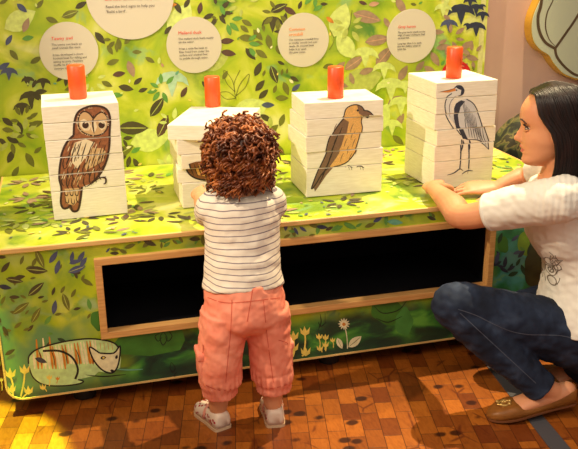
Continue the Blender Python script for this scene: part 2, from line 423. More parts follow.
# red printed disc low on the board
A.poly([(456+15*math.cos(R(a)), 75+15*math.sin(R(a))) for a in range(0, 360, 15)], MM('printed red', (196, 28, 30)))
for i in range(3): A.stroke([(448+i, 66+i*3), (456, 65.4+i*3), (464-i, 66+i*3)], .7, m_pk, False)
mural = obj('mural_board', bm, slots, smooth='keep')
tag(mural, 'large green mural board printed with leaves, mounted on the wall above the bench', 'mural')

# round info signs
def txt(body, size, loc, name, mat, parent, sx=1):
    cu = bpy.data.curves.new('t', 'FONT'); cu.body = body; cu.size = size; cu.space_line = 1.12; cu.extrude = .0002; cu.resolution_u = 2
    cu.materials.append(mat)
    o = bpy.data.objects.new('t', cu); C.objects.link(o)
    dg = bpy.context.evaluated_depsgraph_get(); dg.update()
    me = bpy.data.meshes.new_from_object(o.evaluated_get(dg)); bpy.data.objects.remove(o); bpy.data.curves.remove(cu)
    me.transform(Matrix.Translation(V(loc)) @ Matrix.Rotation(R(90), 4, 'X') @ Matrix.Scale(sx, 4, (1, 0, 0)))
    me.materials.clear(); me.materials.append(mat)
    ob = bpy.data.objects.new(name, me); C.objects.link(ob); ob.parent = parent; set_inv(ob, parent); return ob
def sign(px, py, rpx, title, body, label, orange=False, tsz=.0165, bsz=.0105, ty=.04, tl=1):
    c = on_y(px, py, PY); r = (on_y(px+rpx, py, PY)-on_y(px-rpx, py, PY)).length/2
    t = thing('info_sign', label, 'sign', c, 'round information signs on the mural board')
    bm = bmesh.new(); n = 56
    a = [bm.verts.new((c.x+r*math.cos(2*math.pi*i/n), PY-.0055, c.z+r*math.sin(2*math.pi*i/n))) for i in range(n)]
    b = [bm.verts.new((v.co.x, PY-.0032, v.co.z)) for v in a]
    bm.faces.new(a); bm.faces.new(b[::-1])
    for i in range(n): bm.faces.new((a[i], b[i], b[(i+1) % n], a[(i+1) % n]))
    obj('disc', bm, M_sign, t)
    x0 = c.x-r*.56
    if title: txt(title, tsz, (x0, PY-.0060, c.z+ty), 'title', M_rtext if not orange else flat('orange lettering', (236, 132, 40), .7), t)
    txt(body, bsz, (x0, PY-.0060, c.z+ty-.019*tl), 'paragraph', M_stext, t)
    return t
sign(69,51,29.5,'Tawny owl','The tawny owl feeds on\nsmall animals like mice.\n\nIt has developed a short\nhooked beak for killing and\neating its prey. Feathers\nmuffle its flight as it\nswoops upon them.','round cream sign headed Tawny owl behind the leftmost orange peg')
sign(194,45,27.5,'Mallard duck','The mallard duck feeds mainly\non the water.\n\nIt has a wide flat beak to\nfilter food from under the\nsurface and webbed feet\nto paddle through water.','round cream sign headed Mallard duck above the tower the child plays with')
sign(303,40,25.5,'Common\ncrossbill','The common crossbill lives\nin conifer woods and eats\nseeds. Its crossed beak\nhelps it to open\nthe pine cones.','round cream sign with an orange heading, behind the crossbill tower', True, .0165,.0105,.036,1.9)
sign(411,36,24.5,'Grey heron','The grey heron stands on the\nedge of water waiting to feed\non small fish.\n\nLong legs allow it to wade\ninto the shallow water to\ncatch fish.','round cream sign headed Grey heron, rightmost of the four small signs',False,.0155,.0095,.032)
c = on_y(107, 3, PY)
big = sign(130,-5,44,'','','largest round sign, cut off by the top of the picture, ending Build a bird')
for ch in list(big.children):
    if ch.name.startswith('paragraph'): bpy.data.objects.remove(ch)
c = on_y(105, 0, PY)
txt('Mix up the birds,\nthen match their parts\nand clues about what they eat.', .0155, (c.x, PY-.0060, c.z+.033), 'heading', M_rtext, big)
txt('Read the bird signs to help you', .0135, (c.x, PY-.0060, c.z-.027), 'paragraph', M_stext, big)
txt("'Build a bird'.", .0135, (c.x, PY-.0060, c.z-.044), 'paragraph', M_stext, big)

# shaped plaque at upper right
pts = [(539,0),(532.6,15),(530.5,28),(532.5,41),(539,50),(548,56),(553,64),(561,73),(568,77),(580,80),(605,78),(632,64),(650,25),(648,-30),(620,-75),(585,-85),(556,-60),(545,-25)]
pts = spline([*pts, pts[0]], 5)[:-1]
FY = WY-.05
t = thing('wall_plaque', 'pale shaped wall plaque with gold rim and brown branching lines, on the mauve wall', 'plaque', on_y(590, 0, FY))
def slab(pts, y0, y1, scale, name, mat, art=None):
    bm = bmesh.new(); cx = sum(p[0] for p in pts)/len(pts); cy = sum(p[1] for p in pts)/len(pts)
    q = [on_y(cx+(x-cx)*scale, cy+(y-cy)*scale, FY) for x, y in pts]
    a = [bm.verts.new((v.x, y0, v.z)) for v in q]; b = [bm.verts.new((v.x, y1, v.z)) for v in q]
    N = len(a)
    for vs in (a, b):
        es = [bm.edges.new((vs[i], vs[(i+1) % N])) for i in range(N)]
        bmesh.ops.triangle_fill(bm, edges=es, use_beauty=True)
    for i in range(N): bm.faces.new((a[i], b[i], b[(i+1) % N], a[(i+1) % N]))
    bmesh.ops.recalc_face_normals(bm, faces=bm.faces)
    sl = [mat]
    if art: art(bm, sl)
    return obj(name, bm, sl, t, smooth='keep')
slab(pts, FY, WY-.001, 1.0, 'rim', flat('gold rim', (206, 158, 52), .35, .3))
def part_art(bm, sl):
    A = Art(bm, lambda x, y: on_y(x, y, FY-.003), (0, -1, 0), sl, .0006)
    mb = MM('branch brown', (88, 70, 48))
    A.stroke([(545,-30),(541,4),(538,16),(539,30),(545,42),(555,48.5)], 3.0, mb, False)
    A.stroke([(555,48.5),(566,33),(578,15),(600,-25)], 2.4, mb, False)
    A.stroke([(555,47),(557,57),(567,69),(580,76),(604,74)], 2.6, mb, False)
    A.stroke([(560,-20),(553,0),(547,13),(545.5,27),(549,39),(555,46)], 1.3, mb)
slab(pts, FY-.003, FY+.004, .975, 'face', flat('pale grey green', (188, 194, 168), .5), part_art)

# ------------------------------------------------------------------ the bench
BX0, BX1, BY, BZ, B0 = -.245, 1.622, 2.265, .525, .06
bench = thing('display_bench', 'long green leaf-printed display bench with a black rectangular opening in its front', 'bench', ((BX0+BX1)/2, 2.66, 0))
# top panel
sl = [M_mural]
bm = bmesh.new(); box(bm, (BX0, BY+.001, BZ-.018), (BX1, PY-.007, BZ)); 
A = Art(bm, lambda x, y: V((x, y, BZ)), (0, 0, 1), sl, .0003)
rnd = random.Random(11)
palT = [m_dk, m_ol, m_br, m_mv, m_li, m_pl, m_gr, m_li, m_ol, m_pl, m_mv]
cl = [(rnd.uniform(BX0+.05, BX1-.05), rnd.uniform(BY+.04, PY-.05)) for _ in range(95)]
for cx, cy in cl:
    mt = rnd.choice(palT); a0 = rnd.uniform(0, 360); n = rnd.randint(4, 7)
    for k in range(n):
        a = a0+k*rnd.uniform(38, 52); d = rnd.uniform(.03, .055)
        x, y = cx+d*math.cos(R(a)), cy+d*math.sin(R(a))
        if BX0+.03 < x < BX1-.03 and BY+.03 < y < PY-.03:
            A.leaf(x, y, rnd.uniform(.034, .062), -a+rnd.uniform(-15, 15), mt if rnd.random() < .8 else rnd.choice(palT), .38)
for _ in range(160):
    x, y = rnd.uniform(BX0+.02, BX1-.02), rnd.uniform(BY+.02, PY-.02)
    A.leaf(x, y, rnd.uniform(.012, .024), rnd.uniform(0, 180), rnd.choice([m_pk, m_cr, m_pl, m_gr, m_mv, m_ye, m_bl]), .5)
obj('top_panel', bm, sl, bench, smooth='keep')
bm = bmesh.new(); box(bm, (BX0-.006, BY-.010, BZ-.0125), (BX1+.006, BY+.001, BZ+.002), .002)
box(bm, (BX1, BY-.002, BZ-.0125), (BX1+.007, PY-.007, BZ+.002), .002); box(bm, (BX0-.007, BY-.002, BZ-.0125), (BX0, PY-.007, BZ+.002), .002)
obj('edge_trim', bm, M_ply, bench)
# front panel with opening and rounded lower corners
OX0, OX1, OZ0, OZ1 = .052, 1.272, .242, .452
def rounded(x0, x1, z0, z1, r, top_round=False):
    p = [(x1, z1), (x0, z1)]
    for k in range(9):
        a = R(180+90*k/8); p.append((x0+r+r*math.cos(a), z0+r+r*math.sin(a)))
    for k in range(9):
        a = R(270+90*k/8); p.append((x1-r+r*math.cos(a), z0+r+r*math.sin(a)))
    return p
outer = rounded(BX0, BX1, B0, BZ-.013, .045); inner = [(OX1+.005, OZ1+.005), (OX0-.005, OZ1+.005), (OX0-.005, OZ0-.005), (OX1+.005, OZ0-.005)]
bm = bmesh.new(); T = .018
rings = []
for yy in (BY, BY+T):
    es = []
    rr = []
    for lp in (outer, inner):
        vs = [bm.verts.new((x, yy, z)) for x, z in lp]; rr.append(vs)
        es += [bm.edges.new((vs[i], vs[(i+1) % len(vs)])) for i in range(len(vs))]
    bmesh.ops.triangle_fill(bm, edges=es, use_beauty=True)
    rings.append(rr)
for a, b in zip(rings[0], rings[1]):
    for i in range(len(a)): bm.faces.new((a[i], b[i], b[(i+1) % len(a)], a[(i+1) % len(a)]))
bmesh.ops.recalc_face_normals(bm, faces=bm.faces)
sl = [M_front]
A = Art(bm, lambda x, y: on_y(x, y, BY), (0, -1, 0), sl)
# green wash blobs
def blobp(cx, cy, rx, ry, seed):
    return [(cx+rx*math.cos(R(a))*(1+.12*math.sin(R(a)*2+seed)+.06*math.sin(R(a)*5+seed)), cy+ry*math.sin(R(a))*(1+.12*math.cos(R(a)*3+seed*2))) for a in range(0, 360, 10)]
m_w1 = flat('wash mid green', (62, 118, 40), .45, vary=.3, vscale=14); m_w2 = flat('wash lime', (120, 160, 40), .45, vary=.2, vscale=20); m_w3 = flat('wash deep', (34, 62, 40), .45, vary=.3, vscale=16)
m_w4 = flat('wash blue green', (84, 140, 130), .45, vary=.3, vscale=18)
A.poly([(120,336),(150,331),(182,329),(185,340),(180,350),(150,356),(122,354),(112,346)], m_w1)
A.poly(blobp(98, 320, 7, 10, 1), m_w1); 
A.poly(blobp(388, 312, 16, 12, 1), m_w1); A.poly(blobp(404, 322, 8, 14, 2), flat('wash bright', (70, 138, 60), .45, vary=.3, vscale=12))

A.poly(blobp(512, 262, 12, 10, 3), m_w4); A.poly(blobp(524, 244, 7, 12, 5), m_w2); A.poly(blobp(503, 245, 6, 8, 5), m_w1)
F = [(40,259,20,-65,m_ol),(53.5,257,15,55,m_bl),(57.5,267,15,75,m_bl),(77,269,19,20,m_bl),(81,257,14,60,m_bl),(72,257,12,80,m_bl),(37,270,22,-5,m_dk),(22,260,10,70,m_ol),(5.5,267,14,50,m_dk),(2,257,9,0,m_dk),(14.5,280,18,-10,m_dk),(5,287,14,-10,m_nv),(36,289,21,40,m_dk),(21,308,20,35,m_ol),(36,315,18,60,m_ol),(66,302,19,-70,m_ol),(54.5,307,15,80,m_bl),(53.5,291,9,70,m_dk),(87,282,14,-30,m_ol),(41,297,7,15,m_dk),(45,301,7,15,m_ol),(27,312,6,50,m_ol),(18,325,10,40,m_ol),(14.5,297,11,0,m_dk),(27,329,8,20,m_ol),(5.5,331,12,-60,m_dk),(73.5,293,10,60,m_ol),(3,300,10,60,m_ol),(33,278,6,10,m_ol),(48,345,9,60,m_dk),(62,340,10,-20,m_w3),(10,352,12,30,m_dk),
 (-10,270,16,30,m_dk),(-12,300,16,-40,m_dk),(130,246,12,20,m_ol),(150,243,14,-20,m_dk),(140,240,9,60,m_gr),(115,249,10,0,m_ol),(165,240,12,10,m_gr),(108,250,6,50,m_bl),(175,242,7,-40,m_ol),(195,239,12,0,m_dk),
 (296,231,9,-60,m_bl),(303,229,9,-35,m_bl),(322,227,12,-5,m_nv),(335,228,10,40,m_gr),(350,226,14,-20,m_gr),(370,225,12,20,m_ol),(395,222,16,-5,m_tl),(287,236,8,30,m_ol),(312,235,7,10,m_ol),(408,215,9,0,m_gr),
 (505,262,12,80,m_nv),(511,268,10,30,m_nv),(504,270,10,-30,m_nv),(518,262,9,60,m_w3),(497,258,13,75,m_bl),(523,270,12,-70,m_w3),(500,238,12,70,m_w3),(515,238,10,40,m_bl),(530,250,16,80,m_w3)]
rq = random.Random(17)
for (xa, xb, ya, yb, n, pal) in ((0, 92, 258, 335, 26, [m_dk, m_ol, m_bl, m_ol, m_gr]), (110, 270, 240, 250, 14, [m_dk, m_ol, m_gr]), (280, 440, 216, 234, 16, [m_dk, m_ol, m_gr, m_bl]), (-12, 0, 262, 380, 12, [m_dk, m_ol]), (496, 545, 232, 285, 14, [m_w3, m_nv, m_bl, m_gr]), (545, 640, 215, 300, 14, [m_w3, m_nv, m_gr])):
    for _ in range(n):
        x = rq.uniform(xa, xb); y = rq.uniform(ya, yb)
        if 100 < x < 450: y = 262-.106*x+rq.uniform(-4, 4) if x < 270 else 260-.106*x+rq.uniform(-4, 4)
        A.leaf(x, y, rq.uniform(5, 12), rq.uniform(0, 180), rq.choice(pal), .4)
for x, y, l, a, mt in F: A.leaf(x, y, l, a, mt, vein=m_li if l > 16 else None)
A.poly(blobp(534, 268, 9, 22, 2), flat('wash dark olive', (56, 60, 30), .45, vary=.3))
# dark leaf outline sketches
for p in ([(163,331),(160,338),(163,345),(167,338),(163,331)],[(168,330),(172,336),(168,341),(165,336)],[(160,333),(155,336),(158,341),(162,337)],[(171,362),(170,368),(173,372),(175,367),(171,362)],[(177,372),(174,376),(180,377)],[(320,314),(321,322),(318,330)],[(325,313),(325,324)],[(318,322),(321,326),(326,322)],[(374,306),(383,313),(398,310),(407,300)],[(376,318),(388,322),(402,316)]):
    A.stroke(p, .9, m_bk)
# the reclining striped cat
K = lambda x, y: (x/3.853, 330+y/3.853)
A.poly([K(*p) for p in ((110,105),(140,75),(200,55),(270,40),(340,33),(400,38),(440,50),(462,75),(466,110),(462,145),(430,165),(380,160),(362,176),(300,190),(322,197),(300,208),(240,214),(170,211),(128,184),(112,145))], m_cat)
for i, (x, dx) in enumerate(((128,6),(152,10),(178,13),(202,14),(226,14),(250,14),(274,14),(298,15),(322,16),(346,14),(366,10),(140,8),(165,12),(190,14),(214,16),(238,14),(262,14),(286,14),(310,16),(334,16),(356,14))):
    A.stroke([K(x, 90-i*5 if x < 200 else 62-(x-200)*.15), K(x+dx*.7, 115), K(x+dx, 150 if x < 250 else 130)], 2.6, m_or if i % 2 else m_cr)
for x in (146, 170, 180, 195, 205, 228, 244, 268, 292, 320, 345): A.stroke([K(x, 72), K(x+12, 105), K(x+14, 135)], .9, m_bk if x in (146, 195, 244, 292, 345) else m_cr)
for x in (385, 400, 415, 430): A.stroke([K(x, 48), K(x+4, 75)], 1.1, m_or)
A.poly([K(*p) for p in ((345,65),(358,110),(390,150),(430,163),(457,140),(462,60),(438,88),(384,88))], m_cr)
A.stroke([K(*p) for p in ((110,130),(112,100),(140,75),(200,55),(270,40),(340,33),(400,38),(440,50),(458,70))], 1.5, m_bk, False)
A.stroke([K(*p) for p in ((165,80),(230,80),(278,105),(300,150),(290,188))], 2.2, m_bk, False)
A.stroke([K(*p) for p in ((112,140),(128,182),(170,210),(240,214),(300,207),(322,197),(300,190))], 1.3, m_bk, False)
A.stroke([K(*p) for p in ((384,88),(345,65),(358,110),(390,150),(425,165),(448,150),(460,110),(462,60),(438,88),(384,88))], 1.6, m_bk, False, 4)
A.stroke([K(*p) for p in ((330,172),(400,178),(485,170))], 1.0, m_bk); A.stroke([K(*p) for p in ((450,150),(500,153),(550,150))], 1.4, m_tl)
A.leaf(*K(398, 106), 6, 10, m_bk, .6); A.leaf(*K(449, 103), 4.5, 70, m_bk, .6); A.leaf(*K(399,106), 2.6, 10, m_ye, .8)
A.leaf(*K(432, 156), 4, 0, m_bk, .7); A.leaf(*K(158, 116), 13, -20, m_nv, .4)
for x, y, h, bx, by in ((40,165,42,50,250),(95,150,40,80,255),(45,225,32,50,262),(110,230,36,85,262),(165,218,24,180,236),(190,180,22,190,215),(222,185,16,218,205),(5,190,16,8,232)):
    A.tulip(*K(x, y), h/3.853, K(bx, by), m_ye if (x, y) != (222, 185) else m_or)
K2 = lambda x, y: (280+x/2.822, 290+y/2.822)
for x, y, h, bx, by in ((38,128,28,34,185),(70,115,28,66,180),(38,160,28,36,188),(72,172,28,62,186),(110,130,18,112,170),(128,132,18,126,168),(112,163,18,118,175),(128,153,18,128,172),(148,140,14,150,162)):
    A.tulip(*K2(x, y), h/2.822, K2(bx, by), m_ye)
A.stroke([K2(182, 100), K2(188, 130), K2(190, 165)], .9, m_cr, False)
for a in range(0, 360, 30): A.leaf(*(lambda p: (p[0]+3.4*math.cos(R(a)), p[1]-3.4*math.sin(R(a))))(K2(180, 95)), 5.5, a, m_cr, .3)
A.leaf(*K2(180, 96), 4, 0, m_or, .9)
A.leaf(*K2(168, 150), 12, -65, m_cr, .5, m_ol); A.leaf(*K2(211, 145), 17, 40, m_cr, .5, m_ol)
for x in (330, 345, 360, 20, 30): pass
obj('front_panel', bm, sl, bench, smooth='keep')
bm = bmesh.new()
pp = outer[2:]; 
# thin edging following the underside and corners
path = [(outer[1][0], .30)]+[outer[i] for i in range(2, 20)]+[(outer[0][0], .30)]
for i in range(len(path)-1):
    (x0, z0), (x1, z1) = path[i], path[i+1]
    dx, dz = x1-x0, z1-z0; l = math.hypot(dx, dz); nx, nz = dz/l*-.0055, dx/l*.0055
    if i: 
        pass
    q = [bm.verts.new((x, y, z)) for x, z in ((x0, z0), (x1, z1), (x1-nx*-1 if 0 else x1-nx, z1-nz), (x0-nx, z0-nz)) for y in (BY-.003, BY+T)]
    a, a2, b, b2, c_, c2, d, d2 = q
    for f in ((a, b, c_, d), (a2, d2, c2, b2), (a, a2, b2, b), (b, b2, c2, c_), (c_, c2, d2, d), (d, d2, a2, a)): bm.faces.new(f)
obj('lower_edging', bm, M_ply, bench)
# end panels, back, floor of the carcass
for nm, x0, x1 in (('end_panel', BX0, BX0+.018), ('end_panel', BX1-.018, BX1)):
    sl = [M_front]; bm = bmesh.new(); box(bm, (x0, BY+T+.0005, B0+.04), (x1, PY-.009, BZ-.019))
    obj(nm, bm, sl, bench)
# opening frame
bm = bmesh.new(); w = .0205; y0, y1 = BY-.014, BY+.018
box(bm, (OX0-w, y0, OZ1), (OX1+w, y1, OZ1+w), .0015); box(bm, (OX0-w, y0, OZ0-w), (OX1+w, y1, OZ0), .0015)
box(bm, (OX0-w, y0, OZ0), (OX0, y1, OZ1), .0015); box(bm, (OX1, y0, OZ0), (OX1+w, y1, OZ1), .0015)
obj('opening_frame', bm, M_frame, bench)
bm = bmesh.new(); d = .34
x0, x1, z0, z1, ya, yb = OX0-.001, OX1+.001, OZ0-.001, OZ1+.001, BY+.0182, BY+.0182+d
for a, b in (((x0-.01, ya, z0-.01), (x1+.01, yb, z0)), ((x0-.01, ya, z1), (x1+.01, yb, z1+.01)), ((x0-.01, ya, z0), (x0, yb, z1)), ((x1, ya, z0), (x1+.01, yb, z1)), ((x0-.01, yb, z0-.01), (x1+.01, yb+.01, z1+.01))): box(bm, a, b)
obj('recess_box', bm, M_inner, bench)
bm = bmesh.new(); box(bm, (BX0+.02, BY+T+.002, B0+.02), (BX1-.02, PY-.01, B0+.036)); obj('base_board', bm, M_blackfoot, bench)
for px in (85, 352, 480):
    x = on_z(px, 395, 0).x if px < 400 else 1.42
    for yy in (2.34, 2.88):
        bm = bmesh.new(); cyl(bm, (x, yy, 0), .035, B0+.02, r2=.03); obj('foot', bm, M_blackfoot, bench, True)

# ------------------------------------------------------------------ bird towers
o_dk = flat('owl dark brown', (60, 34, 22), .6); o_md = flat('owl rust', (146, 88, 54), .6, vary=.3, vscale=120); o_lt = flat('owl tan', (206, 168, 120), .6); o_cr = flat('owl cream', (232, 214, 180), .6)
c_or = flat('crossbill orange', (224, 172, 100), .6, vary=.2, vscale=260); c_br = flat('crossbill brown', (124, 94, 72), .6, vary=.15, vscale=200); c_dk = flat('crossbill dark', (48, 36, 30), .6)
h_gr = flat('heron grey', (204, 205, 206), .6); h_lg = flat('heron light', (222, 220, 214), .6); h_nv = flat('heron ink', (48, 52, 70), .6); h_or = flat('heron beak', (216, 132, 60), .6)
d_br = flat('duck brown', (120, 74, 34), .6); d_or = flat('duck tan', (204, 150, 70), .6); d_dk = flat('duck dark', (36, 26, 20), .6)
def owl(A):
    K = lambda x, y: (30+x/2.724, 60+y/2.721)
    P = lambda l, m: A.poly([K(*p) for p in l], m)
    S = lambda l, w, m=o_dk, t=True: A.stroke([K(*p) for p in l], w/2.72, m, t)
    P([(118,205),(122,165),(128,143),(145,130),(170,124),(195,127),(210,138),(216,158),(216,190),(214,235),(208,265),(200,290),(188,312),(165,335),(140,345),(136,370),(130,398),(122,412),(108,410),(100,400),(84,402),(80,385),(82,350),(76,320),(78,285),(84,255),(94,232),(106,215)], o_md)
    P([(128,185),(127,160),(134,145),(150,138),(163,148),(172,160),(182,146),(196,138),(208,150),(212,170),(208,188),(196,200),(180,204),(160,205),(140,200)], o_lt)
    P([(136,180),(136,165),(146,160),(160,168),(166,180),(160,192),(146,192)], o_cr); P([(184,180),(188,168),(200,163),(207,172),(204,186),(194,192)], o_cr)
    P([(166,170),(178,168),(182,182),(174,200),(166,190)], o_cr)
    P([(120,225),(150,215),(175,225),(160,250),(140,275),(125,295),(112,280),(110,250)], o_cr)
    P([(165,240),(195,240),(205,250),(196,275),(170,290),(150,300),(145,290),(155,265)], o_lt)
    P([(90,350),(130,348),(128,380),(116,395),(95,390)], o_lt)
    S([(118,205),(120,170),(128,145),(145,132),(170,125),(196,128),(211,139),(217,160),(216,195),(214,235),(208,265),(198,292),(186,312),(165,335)], 6, o_dk, False)
    S([(118,205),(100,222),(88,245),(79,280),(76,320),(82,350),(80,385),(86,402),(98,402),(106,396),(112,410),(124,410),(131,395),(138,345)], 6, o_dk, False)
    S([(172,160),(160,145),(146,140),(134,150),(130,172),(138,192),(158,203),(180,206),(200,198),(211,180),(209,155),(196,142),(182,148),(172,160)], 4, o_dk, False)
    S([(172,150),(170,175),(174,200)], 5)
    rr = random.Random(5)
    for x0, y0 in ((112,235),(124,225),(138,222),(152,225),(166,232),(180,236),(194,238),(204,232)):
        S([(x0, y0), (x0-8, y0+25), (x0-16, y0+52)], 3.4)
    for x0, y0 in ((92,262),(104,285),(118,290),(132,285),(146,280),(160,278),(176,270),(190,262)):
        S([(x0, y0), (x0-6, y0+18), (x0-2, y0+34), (x0+8, y0+24)], 3.2)
    for x0, y0 in ((84,315),(98,322),(112,325),(128,322),(144,318),(160,312),(174,305),(186,298)):
        S([(x0, y0), (x0-2, y0+16), (x0+4, y0+28)], 4)
    for x0, y0 in ((90,352),(104,352),(118,352),(92,372),(108,375),(122,370)):
        S([(x0, y0), (x0+2, y0+14), (x0+8, y0+16), (x0+10, y0+4)], 3)
    for i in range(90):
        x0, y0 = rr.uniform(86, 208), rr.uniform(215, 335)
        if (x0-86)/(210-86) > 1.25-(y0-215)/160 or x0 < 108-(y0-215)*.5: continue
        S([(x0, y0), (x0-3, y0+7), (x0-5, y0+14)], 2.2, rr.choice([o_dk, o_dk, o_cr, o_lt]))
    for i in range(40):
        a = rr.uniform(0, 6.28); S([(170+40*math.cos(a), 168+36*math.sin(a)), (170+45*math.cos(a), 168+40*math.sin(a))], 2.5, o_cr)
    for x in (150, 194): A.poly([K(x+9*math.cos(R(a)), 177+9*math.sin(R(a))) for a in range(0, 360, 30)], o_dk)
    S([(163,165),(155,168),(148,172)], 4, o_cr); S([(183,165),(192,168),(200,173)], 4, o_cr); S([(158,190),(152,186)], 4, o_cr)
    S([(150,345),(165,335),(185,322),(204,318)], 3.5); S([(190,320),(202,322),(203,334),(197,338)], 5)
def crossbill(A):
    K = lambda x, y: (280+x/2.991, 60+y/2.993)
    P = lambda l, m: A.poly([K(*p) for p in l], m)
    S = lambda l, w, m=c_dk, t=True: A.stroke([K(*p) for p in l], w/2.99, m, t)
    P([(196,165),(200,148),(214,137),(232,133),(246,138),(254,150),(250,165),(244,185),(245,205),(238,240),(228,270),(212,296),(190,312),(165,320),(140,335),(128,320),(140,290),(160,250),(180,210),(190,185)], c_or)
    P([(190,175),(206,185),(200,215),(188,255),(170,290),(150,318),(130,345),(112,385),(96,385),(108,352),(122,318),(138,280),(148,240),(168,200)], c_br)
    P([(128,318),(160,322),(140,345),(118,378),(106,394),(104,384),(96,386)], c_br)
    P([(234,134),(246,138),(256,150),(268,152),(282,164),(270,163),(262,172),(250,166),(240,160)], c_br)
    for q in ((236,150),): A.poly([K(q[0]+3.5*math.cos(R(a)), q[1]+3.5*math.sin(R(a))) for a in range(0, 360, 40)], c_dk)
    S([(196,168),(201,148),(214,137),(232,133),(247,138),(256,150)], 3.2, c_dk, False); S([(252,150),(268,152),(282,164)], 4); S([(250,165),(262,172),(270,162)], 3.5)
    S([(246,166),(243,185),(246,205),(238,240),(226,272),(208,298),(188,312),(160,320)], 3, c_dk, False)
    S([(196,168),(172,198),(150,236),(138,280),(120,320),(106,355),(96,386),(110,370),(128,340),(150,320)], 3.5, c_dk, False)
    for i in range(14):
        x0 = 170+i*5; y0 = 190+(i % 5)*22
        S([(x0, y0), (x0-6, y0+12), (x0-10, y0+26)], 2.2, c_br)
    for i in range(8):
        x0 = 222-i*4; y0 = 190+i*14; S([(x0, y0), (x0-5, y0+20)], 2, flat('crossbill pale', (232, 196, 120), .6))
    for i in range(6): S([(186-i*9, 200+i*24), (176-i*9, 225+i*24), (164-i*9, 250+i*24)], 3)
    for x in (206, 240): S([(x-10, 320), (x, 316), (x+12, 322)], 3.5); S([(x, 317), (x+3, 328)], 3); S([(x+8, 319), (x+10, 329)], 3)
def heron(A):
    K = lambda x, y: (395+x/2.991, 40+y/2.993)
    P = lambda l, m: A.poly([K(*p) for p in l], m)
    S = lambda l, w, m=h_nv, t=True: A.stroke([K(*p) for p in l], w/2.99, m, t)
    P([(178,150),(182,140),(196,138),(204,148),(200,162),(188,166),(176,172),(166,190),(168,225),(182,262),(198,288),(225,300),(250,300),(262,310),(276,328),(272,305),(262,270),(248,225),(235,195),(215,178),(195,180),(182,190),(176,215),(180,250),(160,235),(148,205),(150,180),(162,160)], h_lg)
    P([(186,182),(212,176),(232,192),(246,222),(260,265),(272,300),(278,328),(258,308),(232,296),(206,292),(190,265),(182,230)], h_gr)
    P([(128,156),(160,150),(180,144),(182,152),(160,157)], h_or)
    P([(180,190),(196,180),(208,184),(194,200),(188,225),(192,255),(205,285),(212,298),(196,296),(184,270),(176,235),(174,205)], h_nv)
    P([(180,140),(194,137),(206,146),(206,160),(196,164),(198,150),(188,146)], h_nv)
    S([(130,156),(160,150),(178,144)], 1.5, h_nv); S([(178,144),(186,137),(198,138),(206,150),(202,162),(190,168)], 3, h_nv, False)
    A.poly([K(184+2.5*math.cos(R(a)), 150+2.5*math.sin(R(a))) for a in range(0, 360, 60)], h_nv)
    S([(170,160),(154,172),(147,195),(152,225),(170,258),(190,285)], 3, h_nv, False); S([(182,168),(166,182),(160,205),(165,232)], 2)
    for i in range(9):
        x0 = 200+i*5; S([(x0, 182+i*6), (x0+6, 215+i*7), (x0+14, 250+i*7)], 2)
    for i in range(7): S([(208+i*8, 235+i*5), (212+i*8, 262+i*5), (216+i*9, 290+i*4)], 2.2)
    S([(212,177),(234,192),(250,225),(264,270),(276,305),(278,328)], 3, h_nv, False); S([(278,328),(262,312),(240,300),(205,298)], 3)
    S([(192,298),(194,340),(190,385)], 3.6, h_nv, False); S([(216,300),(219,340),(217,385)], 3.6, h_nv, False)
    S([(196,300),(199,318),(192,338)], 5); S([(217,300),(221,320),(217,335)], 4)
    S([(152,404),(172,398),(190,386),(200,392)], 3.2); S([(196,402),(212,392),(230,392)], 3); S([(217,385),(214,400)], 3)
def duck(A):
    K = lambda x, y: (160+x/2.991, 65+y/2.993)
    P = lambda l, m: A.poly([K(*p) for p in l], m)
    S = lambda l, w, m=d_dk, t=True: A.stroke([K(*p) for p in l], w/2.99, m, t)
    P([(70,296),(90,290),(120,288),(170,290),(200,296),(205,320),(190,338),(150,345),(120,344),(95,335),(78,318)], d_br)
    P([(95,298),(140,294),(180,300),(180,322),(140,335),(108,330)], d_or)
    for i in range(9): S([(84+i*12, 296), (90+i*12, 315), (98+i*12, 334)], 3)
    S([(70,296),(78,320),(96,337),(125,345),(160,345)], 5, d_dk, False)
def tower(bird, x0, x1, yf, yb, heights, shifts, rots, label, art, pegpx, big=(0, 0)):
    cx, cy = (x0+x1)/2, (yf+yb)/2; w, d = x1-x0, yb-yf
    t = thing('bird_puzzle_tower', label, 'puzzle tower', (cx, cy, BZ+.0035), 'bird block towers on the bench')
    abm = bmesh.new(); sl = [M_block]
    A = Art(abm, lambda px, py: on_y(px, py, yf), (0, -1, 0), sl, .0006)
    art(A)
    z = BZ+.003
    for i, h in enumerate(heights):     # bottom first
        bm = bmesh.new(); g = .0012
        e = big if i == len(heights)-1 else (0, 0)
        box(bm, (x0-e[0], yf-e[1], z), (x1+e[0], yb+e[1], z+h-g), .0016)
        pb = abm.copy()
        for co, no in (((0, 0, z+.001), (0, 0, -1)), ((0, 0, z+h-g-.001), (0, 0, 1)), ((x0+.001, 0, 0), (-1, 0, 0)), ((x1-.001, 0, 0), (1, 0, 0))):
            bmesh.ops.bisect_plane(pb, geom=pb.verts[:]+pb.edges[:]+pb.faces[:], plane_co=co, plane_no=no, clear_outer=True)
        me = bpy.data.meshes.new('t'); pb.to_mesh(me); pb.free(); bm.from_mesh(me); bpy.data.meshes.remove(me)
        M = Matrix.Translation((shifts[i], 0, 0)) @ Matrix.Translation((cx, cy, 0)) @ Matrix.Rotation(R(rots[i]), 4, 'Z') @ Matrix.Translation((-cx, -cy, 0))
        bmesh.ops.transform(bm, matrix=M, verts=bm.verts)
        obj('block', bm, sl, t, smooth='keep'); z += h
    abm.free()
    # central peg
    p = on_z(pegpx[0], pegpx[1], z)
    bm = bmesh.new(); cyl(bm, (p.x, p.y, z-.001), .0262, pegpx[2], 32, .003); obj('peg', bm, M_peg, t, True)
    return t
